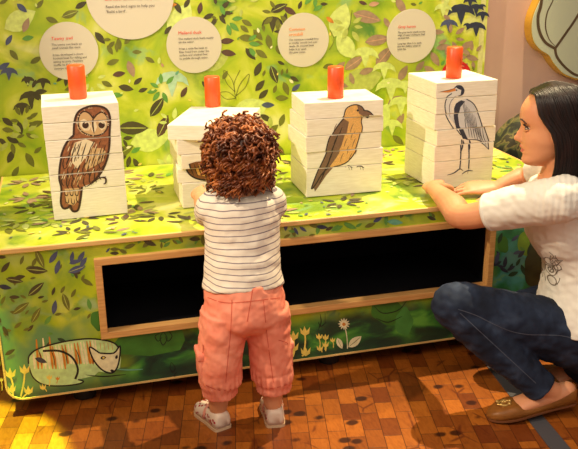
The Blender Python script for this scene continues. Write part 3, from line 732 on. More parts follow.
tower('owl', -.073, .146, 2.476, 2.69, [.089,.052,.052,.051,.051,.051], [0,0,0,0,0,0], [2.2,2,2,1,.5,.5], 'white block tower with a brown owl picture, leftmost on the bench', owl, (78.5,98,.101))
tower('duck', .305, .525, 2.476, 2.69, [.080,.046,.046,.046,.047], [.016,.012,.014,.008,.040], [0,-4,2,0,-23], 'low white block tower with its top block twisted, behind the curly haired child', duck, (213,106,.101), (.008,.042))
tower('crossbill', .724, .982, 2.470, 2.675, [.095,.054,.053,.053,.053], [0,.002,-.006,0,.002], [-1,-1,1,0,-4], 'white block tower with an orange brown crossbill picture, between child and heron tower', crossbill, (335.5,97.5,.101))
tower('heron', 1.146, 1.364, 2.436, 2.665, [.094,.053,.053,.052,.052,.051], [0,0,.002,0,0,0], [2,1.5,3,0,1,0], 'white block tower with a grey heron picture, beside the crouching woman\'s hands', heron, (453.5,77.5,.101))

# camouflage patterned mound beside the bench end
b = NB('camouflage cloth', .85)
M_camo = b.out(b.ramp(b.noise(b.mapping(), 17, 2, .8), [(0, (28, 30, 20)), (.42, (36, 38, 24)), (.46, (70, 72, 38)), (.53, (98, 88, 50)), (.58, (46, 40, 26))], 'CONSTANT'))
bm = bmesh.new()
ell(bm, (1.95, 2.86, .26), (.28, .20, .26)); ell(bm, (1.85, 2.90, .44), (.20, .16, .20)); ell(bm, (1.785, 2.915, .50), (.148, .138, .15)); ell(bm, (2.10, 2.88, .44), (.24, .18, .2)); 
bs = blob('camouflage_beanbag', bm, M_camo, None, .012, 8, lambda c, n: .018*noise.noise(c*9)+.006*noise.noise(c*25))
zmin = min(v.co.z for v in bs.data.vertices)
for v in bs.data.vertices: v.co.z = max(v.co.z, .002)
tag(bs, 'dark camouflage patterned bean bag on the floor past the bench\'s right end', 'bean bag')

# grey strip on the floor
bm = bmesh.new()
q = [on_z(*p, 0) for p in ((474, 350), (484, 347), (588, 470), (566, 470))]
lo = [bm.verts.new((v.x, v.y, .0005)) for v in q]; hi = [bm.verts.new((v.x, v.y, .003)) for v in q]
bm.faces.new(lo); bm.faces.new(hi)
for i in range(4): bm.faces.new((lo[i], lo[(i+1) % 4], hi[(i+1) % 4], hi[i]))
o = obj('floor_strip', bm, flat('dark grey vinyl', (74, 72, 76), .5)); tag(o, 'dark grey strip lying across the wooden floor under the woman\'s shoe', 'floor strip')

# ------------------------------------------------------------------ people
def frame(F, tilt=0, roll=0):
    """columns: forward, left, up"""
    F = V(F).normalized(); U = V((0, 0, 1)); Lf = U.cross(F).normalized(); U = F.cross(Lf)
    M3 = Matrix((F, Lf, U)).transposed()
    return M3 @ Matrix.Rotation(tilt, 3, 'Y') @ Matrix.Rotation(roll, 3, 'X')
HZ = [(-.114,.052,.012,.012,0),(-.108,.070,.005,.026,0),(-.098,.0795,-.010,.038,0),(-.088,.0770,-.028,.047,0),(-.078,.0745,-.045,.053,0),(-.0715,.0765,-.055,.056,0),(-.0645,.0765,-.064,.059,0),(-.0575,.0770,-.070,.061,0),(-.050,.0780,-.076,.064,.002),(-.0455,.0775,-.080,.066,.010),(-.041,.0780,-.084,.068,.021),(-.034,.0780,-.088,.070,.0245),(-.026,.0780,-.091,.0715,.019),(-.016,.0775,-.095,.073,.015),(-.006,.0770,-.098,.074,.009),(.004,.0790,-.099,.0745,.005),(.016,.0845,-.100,.075,.001),(.032,.0860,-.100,.076,0),(.05,.083,-.097,.074,0),(.068,.074,-.090,.069,0),(.085,.060,-.076,.059,0),(.098,.042,-.058,.045,0),(.108,.020,-.035,.026,0),(.113,.002,-.012,.008,0)]
def head_mesh(bm, origin, M3, s=1, child=False):
    rows = []; n = 72
    zz = spline(HZ, 3)
    for z, xf, xb, hw, ns in zz:
        xc = (xf+xb)/2; rx = (xf-xb)/2
        row = []
        for k in range(n):
            a = 2*math.pi*k/n; ca, sa = math.cos(a), math.sin(a)
            e = 2/2.25
            x = xc+rx*math.copysign(abs(ca)**e, ca); y = hw*math.copysign(abs(sa)**e, sa)
            if ca > 0:
                sg = .0085+.004*max(0, min(1, (-z-.01)/.03))
                x += ns*(.6 if child else 1)*math.exp(-(y/sg)**2)
                x += .0075*math.exp(-((z+.0715)/.0048)**2-(y/.017)**2)+.0095*math.exp(-((z+.0575)/.0045)**2-(y/.019)**2)-.002*math.exp(-((z+.0645)/.002)**2-(y/.02)**2)
                for sy in (-1, 1):       # eye sockets and cheeks
                    dd = ((y-sy*.031)/.017)**2+((z-.001)/.011)**2
                    x -= .009*math.exp(-dd)
                    x += (.006 if child else .0035)*math.exp(-(((y-sy*.036)/.02)**2+((z+.035)/.02)**2))
                    x += .003*math.exp(-(((y-sy*.03)/.018)**2+((z-.018)/.006)**2))
            row.append(bm.verts.new(V(origin)+M3 @ (V((x, y*(1.06 if child else 1), z))*s)))
        rows.append(row)
    bm.faces.new(rows[0][::-1]); bm.faces.new(rows[-1])
    for k in range(len(rows)-1):
        for i in range(n): bm.faces.new((rows[k][i], rows[k][(i+1) % n], rows[k+1][(i+1) % n], rows[k+1][i]))
    for sy in (-1, 1):   # ears
        c = V(origin)+M3 @ (V((-.012, sy*.077, -.012))*s)
        ell(bm, c, (.017*s, .007*s, .029*s), M3 @ Matrix.Rotation(R(-10), 3, 'Y') @ Matrix.Rotation(R(sy*18), 3, 'Z'), 14)
def face_extra(origin, M3, s, slots):
    """eyes, lids and brows added to the body mesh; slots = indices of white, iris, brow, skin"""
    def fn(bm):
        wi, ir, br, sk = slots
        def sph(c, r, mi):
            rr = bmesh.ops.create_uvsphere(bm, u_segments=16, v_segments=12, radius=1)
            for v in rr['verts']: v.co = V(origin)+M3 @ ((V(c)+V((v.co.x*r[0], v.co.y*r[1], v.co.z*r[2])))*s)
            for f in {f for v in rr['verts'] for f in v.link_faces}: f.material_index = mi
        for sy in (-1, 1):
            sph((.0625, sy*.031, -.001), (.0102, .0118, .0052), wi)
            sph((.0672, sy*.031, -.001), (.0066, .0062, .0058), ir)
            def rib(pts, r, mi):
                P = spline(pts, 4)
                sweep(bm, [(V(origin)+M3 @ (V(p)*s), r*s*(1-.5*abs(i/(len(P)-1)*2-1)), r*s*(1-.5*abs(i/(len(P)-1)*2-1))) for i, p in enumerate(P)], (1, 0, 0), 8, 'round', mi)
            rib([(.072, sy*.018, .002), (.0765, sy*.029, .0085), (.0725, sy*.039, .007), (.064, sy*.047, .0)], .0028, br)
            rib([(.0715, sy*.019, -.005), (.0745, sy*.031, -.0085), (.066, sy*.044, -.005)], .0020, sk)
            rib([(.0845, sy*.016, .0205), (.0845, sy*.03, .0245), (.078, sy*.044, .0215), (.070, sy*.052, .015)], .0022, br)
    return fn
def lips_fn(origin, M3, s):
    inv = M3.inverted(); og = V(origin)
    def fn(c):
        q = (inv @ (V(c)-og))/s
        if q.x > .062 and abs(q.y) < .026*(1-abs(q.z+.0645)/.016) and -.0765 < q.z < -.0530: return 1
        return 0
    return fn
def hand(bm, wrist, D, N, thumb, s=1, curl=(.15,.2,.2,.25), spread=1, bendk=.5):
    """D finger direction, N back-of-hand normal, thumb = +1/-1 side along S"""
    D = V(D).normalized(); N = orth(D, V(N)); S = D.cross(N)*thumb
    W = V(wrist)
    sweep(bm, [(W-D*.01*s, .017*s, .026*s), (W+D*.025*s, .0155*s, .034*s), (W+D*.055*s, .0145*s, .040*s), (W+D*.082*s, .012*s, .038*s)], N, 16)
    for k, (off, ln, r) in enumerate(((.0285,.072,.0084),(.0095,.079,.0086),(-.0095,.074,.0083),(-.0275,.058,.0074))):
        base = W+D*(.078-.004*abs(k-1))*s+S*off*s
        d = (D+S*off*2.6*spread).normalized(); ang = 0; p = base-d*.02*s
        pts = [(*p, r*1.05*s), (*base, r*1.05*s)]; p = base
        for j, f in enumerate((.45, .3, .25)):
            ang += curl[k]*(bendk if j == 0 else 1)*1.2
            dir_ = (d*math.cos(ang)-N*math.sin(ang)).normalized(); p = p+dir_*ln*f*s
            pts.append((*p, r*s*(1-.09*(j+1))))
        sw(bm, pts, N, 10, sub=3)
    tb = W+D*.022*s+S*.022*s-N*.004*s
    td = (D*.62+S*.62-N*.32).normalized(); p1 = tb+td*.036*s; td2 = (D*.85+S*.30-N*.35).normalized(); p2 = p1+td2*.03*s; p3 = p2+(D*.95+S*.1-N*.4).normalized()*.022*s
    sw(bm, [(*tb, .013*s), (*p1, .0108*s), (*p2, .0098*s), (*p3, .0075*s)], N, 10, sub=3)

# ---------------- woman crouching at the right
wo = thing('person', 'dark haired woman in white top and jeans crouching, both hands by the heron tower', 'person', (1.30, 1.95, 0))
HO = on_y(552, 125, 1.98); HM = frame((-.885, .465, 0), R(3), R(0))
Fb = V((-.88, .47, 0)).normalized(); Lb = V((0, 0, 1)).cross(Fb).normalized()
shC = V((1.325, 1.985, .665))
lsh = shC+Lb*.165; rsh = shC-Lb*.165
lel = on_y(464, 217, 2.06); lwr = V((1.095, 2.318, .572))
rel = V((1.42, 2.30, .585)); rwr = on_z(497, 187, .558)
bm = bmesh.new()
head_mesh(bm, HO, HM)
nb = HO+HM @ V((-.022, 0, -.07))
sw(bm, [(*nb, .05, .052), (*(HO+HM @ V((-.03, 0, -.12))), .049, .052), (*(shC+V((.0, 0, .005))), .055, .066), (*(shC+V((.01, 0, -.05))), .06, .09)], Fb)
W_T = [(shC+V((.0, 0, .012)), .05, .09), (shC+V((.0, 0, -.03)), .08, .145), (V((1.355, 1.98, .56)), .092, .135), (V((1.41, 1.97, .45)), .085, .118), (V((1.445, 1.965, .36)), .09, .135), (V((1.465, 1.96, .25)), .105, .150), (V((1.48, 1.955, .20)), .09, .12)]
sw(bm, [(*p, a, b_) for p, a, b_ in W_T], Fb, 24)
def limb(bm, pts, side=(0, 0, 1), n=18, cap='round', sub=4): sw(bm, [(*p, *r) if isinstance(r, tuple) else (*p, r) for p, r in pts], side, n, cap, sub)
limb(bm, [(lsh, .046), (lsh.lerp(lel, .5), .042), (lel, .037), (lel.lerp(lwr, .3), .040), (lel.lerp(lwr, .75), .028), (lwr, (.019, .025))])
limb(bm, [(rsh, .046), (rsh.lerp(rel, .5), .041), (rel, .035), (rel.lerp(rwr, .3), .036), (rel.lerp(rwr, .75), .027), (rwr, (.018, .024))])
hand(bm, lwr, V((.42, .86, -.12)), V((-.25, .1, 1)), 1, .95, (.55, .6, .6, .6), .5)
hand(bm, rwr, V((-.93, .38, -.04)), V((-.1, -.25, 1)), -1, .97, (.12, .16, .2, .22), .9)
lhip, lkn, lan = V((1.435, 1.895, .190)), on_y(453, 305, 1.945), on_y(540, 386, 1.85)
rhip, rkn, ran = V((1.51, 2.05, .22)), on_y(500, 318, 2.11), V((1.42, 1.975, .11))
for h_, k_, a_ in ((lhip, lkn, lan), (rhip, rkn, ran)):
    limb(bm, [(h_, .085), (h_.lerp(k_, .5), .072), (k_, .05)], n=22)
    limb(bm, [(k_, .05), (k_.lerp(a_, .3), .053), (k_.lerp(a_, .7), .038), (a_, .032)], n=20)
def foot(bm, ankle, heel, toe, s=1):
    d = (toe-heel).normalized(); 
    limb(bm, [(heel+V((0, 0, .03*s))+d*.02, (.028*s, .027*s)), (heel.lerp(toe, .45)+V((0, 0, .026*s)), (.024*s, .033*s)), (heel.lerp(toe, .78)+V((0, 0, .018*s)), (.015*s, .036*s)), (heel.lerp(toe, .93)+V((0, 0, .014*s)), (.011*s, .028*s))], (0, 0, 1))
    limb(bm, [(ankle, .033*s), (heel.lerp(toe, .26)+V((0, 0, .04*s)), .03*s)])
lheel, ltoe = V((1.345, 1.842, .042)), V((1.092, 1.866, .004))
rheel, rtoe = V((1.50, 1.965, .03)), V((1.30, 1.985, .004))
foot(bm, lan, lheel, ltoe); foot(bm, ran, rheel, rtoe)
blob('body', bm, [M_skin, M_lip, M_white, M_iris, M_brow], wo, .003, 4, matfn=lips_fn(HO, HM, 1), extra=face_extra(HO, HM, 1, (2, 3, 4, 0)))
# white top
def cloth(name, rgb, rough=.85, bump=.15, vary=.05):
    return flat(name, rgb, rough, vary=vary, vscale=12, bump=bump, bscale=900, spec=.2)
M_top = cloth('white cotton', (226, 220, 208))
bm = bmesh.new()
ST = [(shC+V((.0, 0, .004)), .062, .085), (shC+V((.0, 0, -.02)), .088, .150), (shC+V((.01, 0, -.055)), .104, .158), (V((1.352, 1.985, .55)), .112, .150), (V((1.40, 1.975, .46)), .104, .136), (V((1.425, 1.97, .37)), .120, .158), (V((1.435, 1.96, .29)), .142, .186), (V((1.440, 1.955, .245)), .148, .196)]
sw(bm, [(*p, a, b_) for p, a, b_ in ST], Fb, 28, 'flat')
lse = lsh.lerp(lel, .74)
limb(bm, [(lsh+V((.02, .03, -.01)), .06), (lsh+V((0, 0, -.003)), .064), (lsh.lerp(lel, .35), .061), (lse, .054)], n=22, cap='flat')
rse = rsh.lerp(rel, .55)
limb(bm, [(rsh+V((.0, -.03, -.01)), .06), (rsh, .062), (rsh.lerp(rel, .3), .06), (rse, .056)], n=22, cap='flat')
def wr_top(c, n):
    dl = (c-lsh-V((-.01, -.01, .01))).length; q = c-lsh
    g = .0008*math.exp(-((dl-.055)/.03)**2)*math.sin(q.dot(V((Fb.x, Fb.y, 0)))*420)
    return g+.0032*noise.noise(V((c.x*18, c.y*18, c.z*34)))+.0022*noise.noise(V((c.x*45+c.z*20, c.y*45, c.z*60)))
wtop = blob('top', bm, M_top, wo, .004, 5, wr_top)
# hem seam at the sleeve and print on the lower front
def ringpatch(name, p, d, r, w, mat, parent, th=.0025, side=(0, 0, 1)):
    bm = bmesh.new(); d = d.normalized(); sweep(bm, [(p-d*w/2, r, r), (p+d*w/2, r, r)], side, 28, 'flat'); return obj(name, bm, mat, parent, True)
ringpatch('sleeve_hem', lse-(lel-lsh).normalized()*.006, lel-lsh, .0545, .010, M_top, wtop)
pr = flat('grey brown print', (112, 100, 84), .8)
def surf_art(target_me, origin, dirv, items, mat, name, parent, upv=V((0, 0, 1))):
    """draw ribbons wrapped on a cloth mesh by casting onto it"""
    from mathutils.bvhtree import BVHTree
    bt = BVHTree.FromPolygons([v.co.copy() for v in target_me.vertices], [p.vertices[:] for p in target_me.polygons])
    dirv = dirv.normalized(); sx = dirv.cross(upv).normalized(); sy = sx.cross(dirv)
    bm = bmesh.new()
    for pts, w in items:
        P = spline(pts, 4) if len(pts) > 2 else pts
        last = None
        for i, (x, y) in enumerate(P):
            a = P[max(i-1, 0)]; b_ = P[min(i+1, len(P)-1)]; dx, dy = b_[0]-a[0], b_[1]-a[1]; l = math.hypot(dx, dy) or 1
            cur = []
            for sg in (-1, 1):
                o = origin+sx*(x-sg*dy/l*w/2)+sy*(y+sg*dx/l*w/2)-dirv*.5
                h, nn, _, _ = bt.ray_cast(o, dirv)
                cur.append(bm.verts.new(h-dirv*.0012) if h else None)
            if last and all(last) and all(cur): bm.faces.new((last[0], last[1], cur[1], cur[0]))
            last = cur
    return obj(name, bm, mat, parent)
def circ(cx, cy, r): return [(cx+r*math.cos(R(a)), cy+r*math.sin(R(a))) for a in range(0, 361, 40)]
po = on_y(549, 287, 1.83)
vd = (po-EYE).normalized()
items = [(circ(.0, .0, .016), .002), (circ(.0, .0, .008), .003), (circ(-.008, .034, .013), .002), (circ(.006, -.03, .013), .003), (circ(.018, .02, .010), .002)]
rr = random.Random(2)
for i in range(16): 
    x, y = rr.uniform(-.022, .022), rr.uniform(-.05, .05); items.append(([(x, y), (x+rr.uniform(-.01, .01), y+.012), (x+rr.uniform(-.015, .015), y+.022)], .0018))
surf_art(wtop.data, po, V((vd.x, vd.y, 0)), items, pr, 'print', wtop)
# jeans
b = NB('dark denim', .8)
M_jean = b.out(b.ramp(b.noise(b.mapping(), 13, 5, .4), [(.3, (16, 22, 36)), (.55, (32, 42, 62)), (.75, (58, 70, 92))])); b.b.inputs['Specular IOR Level'].default_value = .25
b.bump(b.noise(b.mapping(), 700, 2), .15, .001)
bm = bmesh.new()
sw(bm, [(1.445, 1.968, .37, .10, .138), (1.462, 1.965, .30, .122, .162), (1.475, 1.96, .22, .124, .170), (1.46, 1.955, .15, .110, .150), (1.46, 1.955, .12, .08, .12)], Fb, 26)
for h_, k_, a_ in ((lhip, lkn, lan), (rhip, rkn, ran)):
    up_ = V((0, 0, 1))
    limb(bm, [(h_-V((0, 0, .012)), (.098, .090)), (h_.lerp(k_, .35), (.092, .084)), (h_.lerp(k_, .7), (.080, .076)), (k_+(k_-h_).normalized()*-.005, (.068, .064))], n=26)
    limb(bm, [(k_, (.060, .062)), (k_.lerp(a_, .25), (.064, .064)), (k_.lerp(a_, .6), (.059, .056)), (a_.lerp(k_, .12), (.050, .048)), (a_+(a_-k_).normalized()*.008, (.050, .048))], n=22, cap='flat')
def wr_jean(c, n):
    dk_ = min((c-lkn).length, (c-rkn).length); dh = min((c-lhip).length, (c-rhip).length)
    a = .0028+.005*math.exp(-(dk_/.09)**2)+.005*math.exp(-(dh/.16)**2)
    return a*noise.noise(V((c.x*38+c.z*12, c.y*14, c.z*38)))+.0018*noise.noise(c*60)
wj = blob('jeans', bm, M_jean, wo, .004, 5, wr_jean)
# pale seam along the outside of the thigh
seam = []
for i in range(9):
    t_ = i/8; p = lhip.lerp(lkn, t_*.95); seam.append(p)
o0 = lhip.lerp(lkn, .5); vd = (o0-EYE).normalized()
sx = vd.cross(V((0, 0, 1))).normalized(); sy = sx.cross(vd)
items = [([((p-o0).dot(sx), (p-o0).dot(sy)-.02+.012*math.sin(i)) for i, p in enumerate(seam)], .0022)]
s2 = [lkn.lerp(lan, t_) for t_ in (.1, .3, .5, .7, .95)]
items.append(([((p-o0).dot(sx), (p-o0).dot(sy)) for p in s2], .002))
surf_art(wj.data, o0, vd, items, flat('denim stitch', (70, 76, 92), .8), 'seam', wj)
# flat shoes
M_tan = flat('tan leather', (176, 112, 48), .4, vary=.12, vscale=40)
def flat_shoe(heel, toe, parent):
    d = (toe-heel).normalized(); L_ = (toe-heel).length; sd = V((0, 0, 1)).cross(d)
    bm = bmesh.new(); rows = []; n = 16
    prof = [(-.015,.016,.046),(.0,.026,.052),(.06,.031,.049),(.25,.032,.037),(.45,.036,.026),(.62,.041,.026),(.72,.043,.037),(.84,.040,.034),(.93,.032,.027),(1.0,.018,.018),(1.02,.006,.008)]
    for t_, w, h in spline(prof, 3):
        c = heel+d*L_*t_; row = []
        for k in range(n+1):
            a = math.pi*k/n; ca = math.cos(a); sa = math.sin(a)
            row.append(c+sd*w*math.copysign(abs(ca)**.6, ca)+V((0, 0, .004+h*abs(sa)**(.55))))
        rows.append(row)
    top_open = lambda t_: -0.01 < t_ < .66
    ts = [q[0] for q in spline(prof, 3)]
    vs = [[bm.verts.new(p) for p in r_] for r_ in rows]
    for i in range(len(vs)-1):
        tm = (ts[i]+ts[i+1])/2
        for k in range(n):
            if top_open(tm) and 3 < k < n-4: continue
            bm.faces.new((vs[i][k], vs[i][k+1], vs[i+1][k+1], vs[i+1][k]))
        bm.faces.new((vs[i][n], vs[i][0], vs[i+1][0], vs[i+1][n]))
    bm.faces.new(vs[0]); bm.faces.new(vs[-1][::-1])
    bmesh.ops.solidify(bm, geom=bm.faces[:], thickness=.0025)
    sh = obj('shoe', bm, M_tan, parent, True)
    bm = bmesh.new(); rows = []
    for t_, w, h in spline(prof, 3):
        c = heel+d*L_*t_; rows.append([bm.verts.new(c+sd*(w+.002)*s_+V((0, 0, z_))) for s_, z_ in ((-1, 0), (1, 0), (1, .006), (-1, .006))])
    for i in range(len(rows)-1):
        for k in range(4): bm.faces.new((rows[i][k], rows[i][(k+1) % 4], rows[i+1][(k+1) % 4], rows[i+1][k]))
    bm.faces.new(rows[0]); bm.faces.new(rows[-1][::-1])
    so = obj('sole', bm, flat('brown sole', (110, 62, 30), .6), sh)
    # knotted gold ornament on the toe
    bm = bmesh.new(); c = heel+d*L_*.83+V((0, 0, .040))
    for i in range(7):
        a = i*.9; p = c+sd*.012*math.sin(a*2)+d*(-.018+.006*i)*.9+V((0, 0, .003*math.cos(a)))
        bmesh.ops.create_icosphere(bm, subdivisions=2, radius=.0052, matrix=Matrix.Translation(p))
    for s_ in (-1, 1): sw(bm, [(*(c-d*.02), .003), (*(c+sd*.014*s_), .003), (*(c+d*.02), .003)], n=8)
    obj('ornament', bm, flat('old gold', (196, 158, 88), .35, .5), sh, True)
    return sh
flat_shoe(lheel+V((0, 0, -.006)), ltoe, wo); flat_shoe(rheel+V((0, 0, -.006)), rtoe, wo)
# straight dark hair
bhair = NB('dark brown hair', .42)
M_whair = bhair.out(bhair.ramp(bhair.noise(bhair.mapping(scale=(1, 1, .25)), 60, 3), [(.3, (12, 7, 7)), (.7, (36, 17, 14))]))
bhair.b.inputs['Specular IOR Level'].default_value = .4
def hair_pt(t_, s_, sd_, off=0):
    """t 0 front .. 1 back, s 0 part .. 1 tip, sd side"""
    P0 = (.062-.133*t_, sd_*.002+(.010), .121-(.145 if t_ < .45 else .09)*(t_-.45)**2)
    lv = [(.088, .088, .076, .86), (.040, .102, .086, 1.10), (-.01, .106, .090, 1.45), (-.075, .106, .090, 1.55), (-.135, .100, .088, 1.45), (-.170, .088, .078, 1.30)]
    pts = [P0]
    for z, rx, ry, f0 in lv:
        ph = f0+(math.pi-f0)*t_
        pts.append((-.008+(rx+off)*math.cos(ph), sd_*(ry+off)*math.sin(ph), z+(.004 if z > .08 else 0)))
    q = spline(pts, 6); x = s_*(len(q)-1); i = min(int(x), len(q)-2); f = x-i
    p = [q[i][j]*(1-f)+q[i+1][j]*f for j in range(3)]
    return HO+HM @ V(p)
bm = bmesh.new()
for sd_ in (-1, 1):
    g = [[bm.verts.new(hair_pt(i/24, j/30, sd_, -.002)) for j in range(31)] for i in range(25)]
    for i in range(24):
        for j in range(30): bm.faces.new((g[i][j], g[i][j+1], g[i+1][j+1], g[i+1][j]))
rr = random.Random(8)
for sd_ in (-1, 1):
    for i in range(150):
        t_ = (i+rr.random())/150; off = rr.uniform(-.001, .003); e = rr.uniform(.93, 1.0); jit = rr.uniform(-.006, .006)
        secs = []
        for j in range(13):
            s_ = j/12*e; r = .0024*(1-.6*(j/12)**3)
            secs.append((hair_pt(min(1, max(0, t_+jit*j/12)), s_, sd_, off), r, r))
        sweep(bm, secs, (1, 0, 0), 5, 'flat')
me_o = obj('hair', bm, M_whair, wo, True)

# ---------------- toddler
M_skin2 = skin_mat('child skin', (212, 144, 100), (224, 160, 118))
to = thing('person', 'toddler with curly auburn hair, striped top and coral trousers, seen from behind', 'person', (.43, 2.05, 0))
TC = V((.428, 2.105, .788)); TM = frame((.02, 1, 0), R(6))
bm = bmesh.new()
head_mesh(bm, TC, TM, .80, True)
sh2 = V((.428, 2.085, .655))
sw(bm, [(*(TC+V((0, -.01, -.05))), .036, .036), (.428, 2.09, .69, .034, .036), (.428, 2.085, .665, .045, .06), (.428, 2.085, .62, .062, .09), (.425, 2.08, .55, .068, .088), (.422, 2.065, .47, .075, .090), (.420, 2.055, .40, .078, .098), (.42, 2.05, .35, .06, .09)], (0, 1, 0), 22)
tls, tle, tlw = V((.357, 2.10, .642)), V((.350, 2.20, .590)), V((.350, 2.31, .61))
trs, tre, trw = V((.507, 2.10, .642)), V((.522, 2.20, .590)), V((.500, 2.31, .61))
for a_, e_, w_, dx in ((tls, tle, tlw, .02), (trs, tre, trw, -.02)):
    limb(bm, [(a_, .032), (a_.lerp(e_, .6), .028), (e_, .026), (e_.lerp(w_, .5), .025), (w_, (.016, .019))], n=16)
hand(bm, tlw, V((.0, 1, .12)), V((-.5, -.1, .8)), 1, .62, (.25,.25,.25,.25), .8)
hand(bm, trw, V((-.1, 1, .12)), V((.5, -.1, .8)), -1, .62, (.25,.25,.25,.25), .8)
HL, KL, AL = V((.375, 2.05, .36)), V((.345, 2.045, .225)), V((.335, 2.055, .065))
HR, KR, AR = V((.465, 2.05, .36)), V((.485, 2.045, .225)), V((.490, 2.03, .065))
for h_, k_, a_ in ((HL, KL, AL), (HR, KR, AR)):
    limb(bm, [(h_, .055), (k_, .04), (k_.lerp(a_, .4), .038), (a_, .027)], n=18)
fhl, ftl = V((.341, 2.035, .008)), V((.302, 2.152, .006)); fhr, ftr = V((.490, 2.006, .008)), V((.506, 2.130, .006))
foot(bm, AL, fhl, ftl, .72); foot(bm, AR, fhr, ftr, .72)
blob('body', bm, [M_skin2, M_lip, M_white, M_iris, M_brow], to, .003, 4, matfn=lips_fn(TC, TM, .8), extra=face_extra(TC, TM, .8, (2, 3, 4, 0)))
# striped top
b = NB('striped jersey', .85); x, y, z = b.sep()
wv = b.math('ADD', z, b.math('MULTIPLY', b.math('SUBTRACT', b.noise(b.mapping(), 5, 2), .5), .035))
fr = b.math('FRACT', b.math('MULTIPLY', wv, 1/.0163))
st = b.math('LESS_THAN', fr, .17)
M_str = b.out(b.mix(st, (232, 220, 202), (136, 124, 128))); b.bump(b.noise(b.mapping(), 800, 2), .12, .001)
b.b.inputs['Specular IOR Level'].default_value = .2
bm = bmesh.new()
sw(bm, [(.428, 2.088, .682, .045, .055), (.428, 2.088, .668, .062, .088), (.428, 2.086, .64, .074, .106), (.427, 2.084, .59, .079, .104), (.424, 2.078, .53, .084, .103), (.421, 2.068, .47, .092, .107), (.42, 2.06, .425, .097, .114)], (0, 1, 0), 30, 'flat')
for a_, e_, dx in ((tls, tle, .02), (trs, tre, -.02)):
    limb(bm, [(a_+V((dx, -.02, .004)), .046), (a_, .050), (a_.lerp(e_, .45), .045), (a_.lerp(e_, .8), .041)], n=20, cap='flat')
def wr_str(c, n): return .0035*noise.noise(V((c.x*16, c.y*16, c.z*40)))+.0015*noise.noise(c*50)
tt = blob('top', bm, M_str, to, .0035, 5, wr_str)
# coral trousers
M_cor = NB('coral cotton', .85)
M_coral = M_cor.out(M_cor.ramp(M_cor.noise(M_cor.mapping(), 22, 4), [(.3, (232, 130, 104)), (.7, (244, 156, 128))])); M_cor.bump(M_cor.noise(M_cor.mapping(), 700, 2), .12, .001)
M_cor.b.inputs['Specular IOR Level'].default_value = .2
bm = bmesh.new()
sw(bm, [(.42, 2.06, .447, .091, .104), (.42, 2.058, .42, .096, .108), (.42, 2.052, .375, .102, .113), (.42, 2.05, .335, .098, .112), (.42, 2.05, .30, .06, .09)], (0, 1, 0), 28, 'flat')
def tleg(hx, kx, cx, cy, ox):
    sw(bm, [(hx, 2.05, .36, .082, .066), ((hx+kx)/2, 2.048, .29, .078, .064), (kx, 2.045, .225, .072, .061), ((kx+cx)/2, (2.045+cy)/2, .165, .066, .061), (cx, cy, .150, .060, .058), (cx, cy, .134, .053, .051), (cx, cy, .116, .051, .050), (cx, cy, .108, .050, .049)], (0, 1, 0), 26, 'flat')
tleg(.362, .345, .340, 2.045, -1); tleg(.478, .488, .492, 2.030, 1)
def wr_cor(c, n):
    g = math.exp(-((c.z-.142)/.03)**2)
    a = math.atan2(c.y-2.04, c.x-(.34 if c.x < .42 else .49))
    cr = math.exp(-((c.z-.31)/.05)**2)
    return .0022*g*math.sin(a*22)+(.0035+.003*cr)*noise.noise(V((c.x*30+c.z*16, c.y*30, c.z*30)))+.0018*noise.noise(c*70)
tp = blob('trousers', bm, M_coral, to, .0035, 4, wr_cor)
stitch = flat('darker coral stitching', (206, 92, 66), .85)
def at2(px, py): return on_y(px, py, 2.0)
o0 = at2(243, 330); vd = (o0-EYE).normalized(); sx = vd.cross(V((0, 0, 1))).normalized(); sy = sx.cross(vd)
def pxl(pts): return [((at2(*p)-o0).dot(sx), (at2(*p)-o0).dot(sy)) for p in pts]
its = [(pxl([(253,284),(251,300),(247,322)]), .0022), (pxl([(232,300),(231,330),(228,360),(226,382)]), .0018), (pxl([(263,300),(266,330),(270,360),(273,382)]), .0018),
 (pxl([(207,297),(225,303),(250,302),(280,298)]), .0022), (pxl([(203,384),(220,390),(238,388)]), .002), (pxl([(256,386),(270,388),(287,384)]), .002), (pxl([(203,345),(202,360),(201,378)]), .002), (pxl([(278,340),(285,342),(288,344)]), .002)]
surf_art(tp.data, o0, vd, its, stitch, 'stitching', tp)
for sx_, px_, pz in ((-1, .2885, .215), (1, .5405, .215)):
    bm = bmesh.new(); box(bm, (px_-.008, 2.015, pz-.04), (px_+.008, 2.08, pz+.035), .006); box(bm, (px_-.011, 2.012, pz+.018), (px_+.011, 2.083, pz+.040), .005)
    obj('cargo_pocket', bm, M_coral, tp, True)
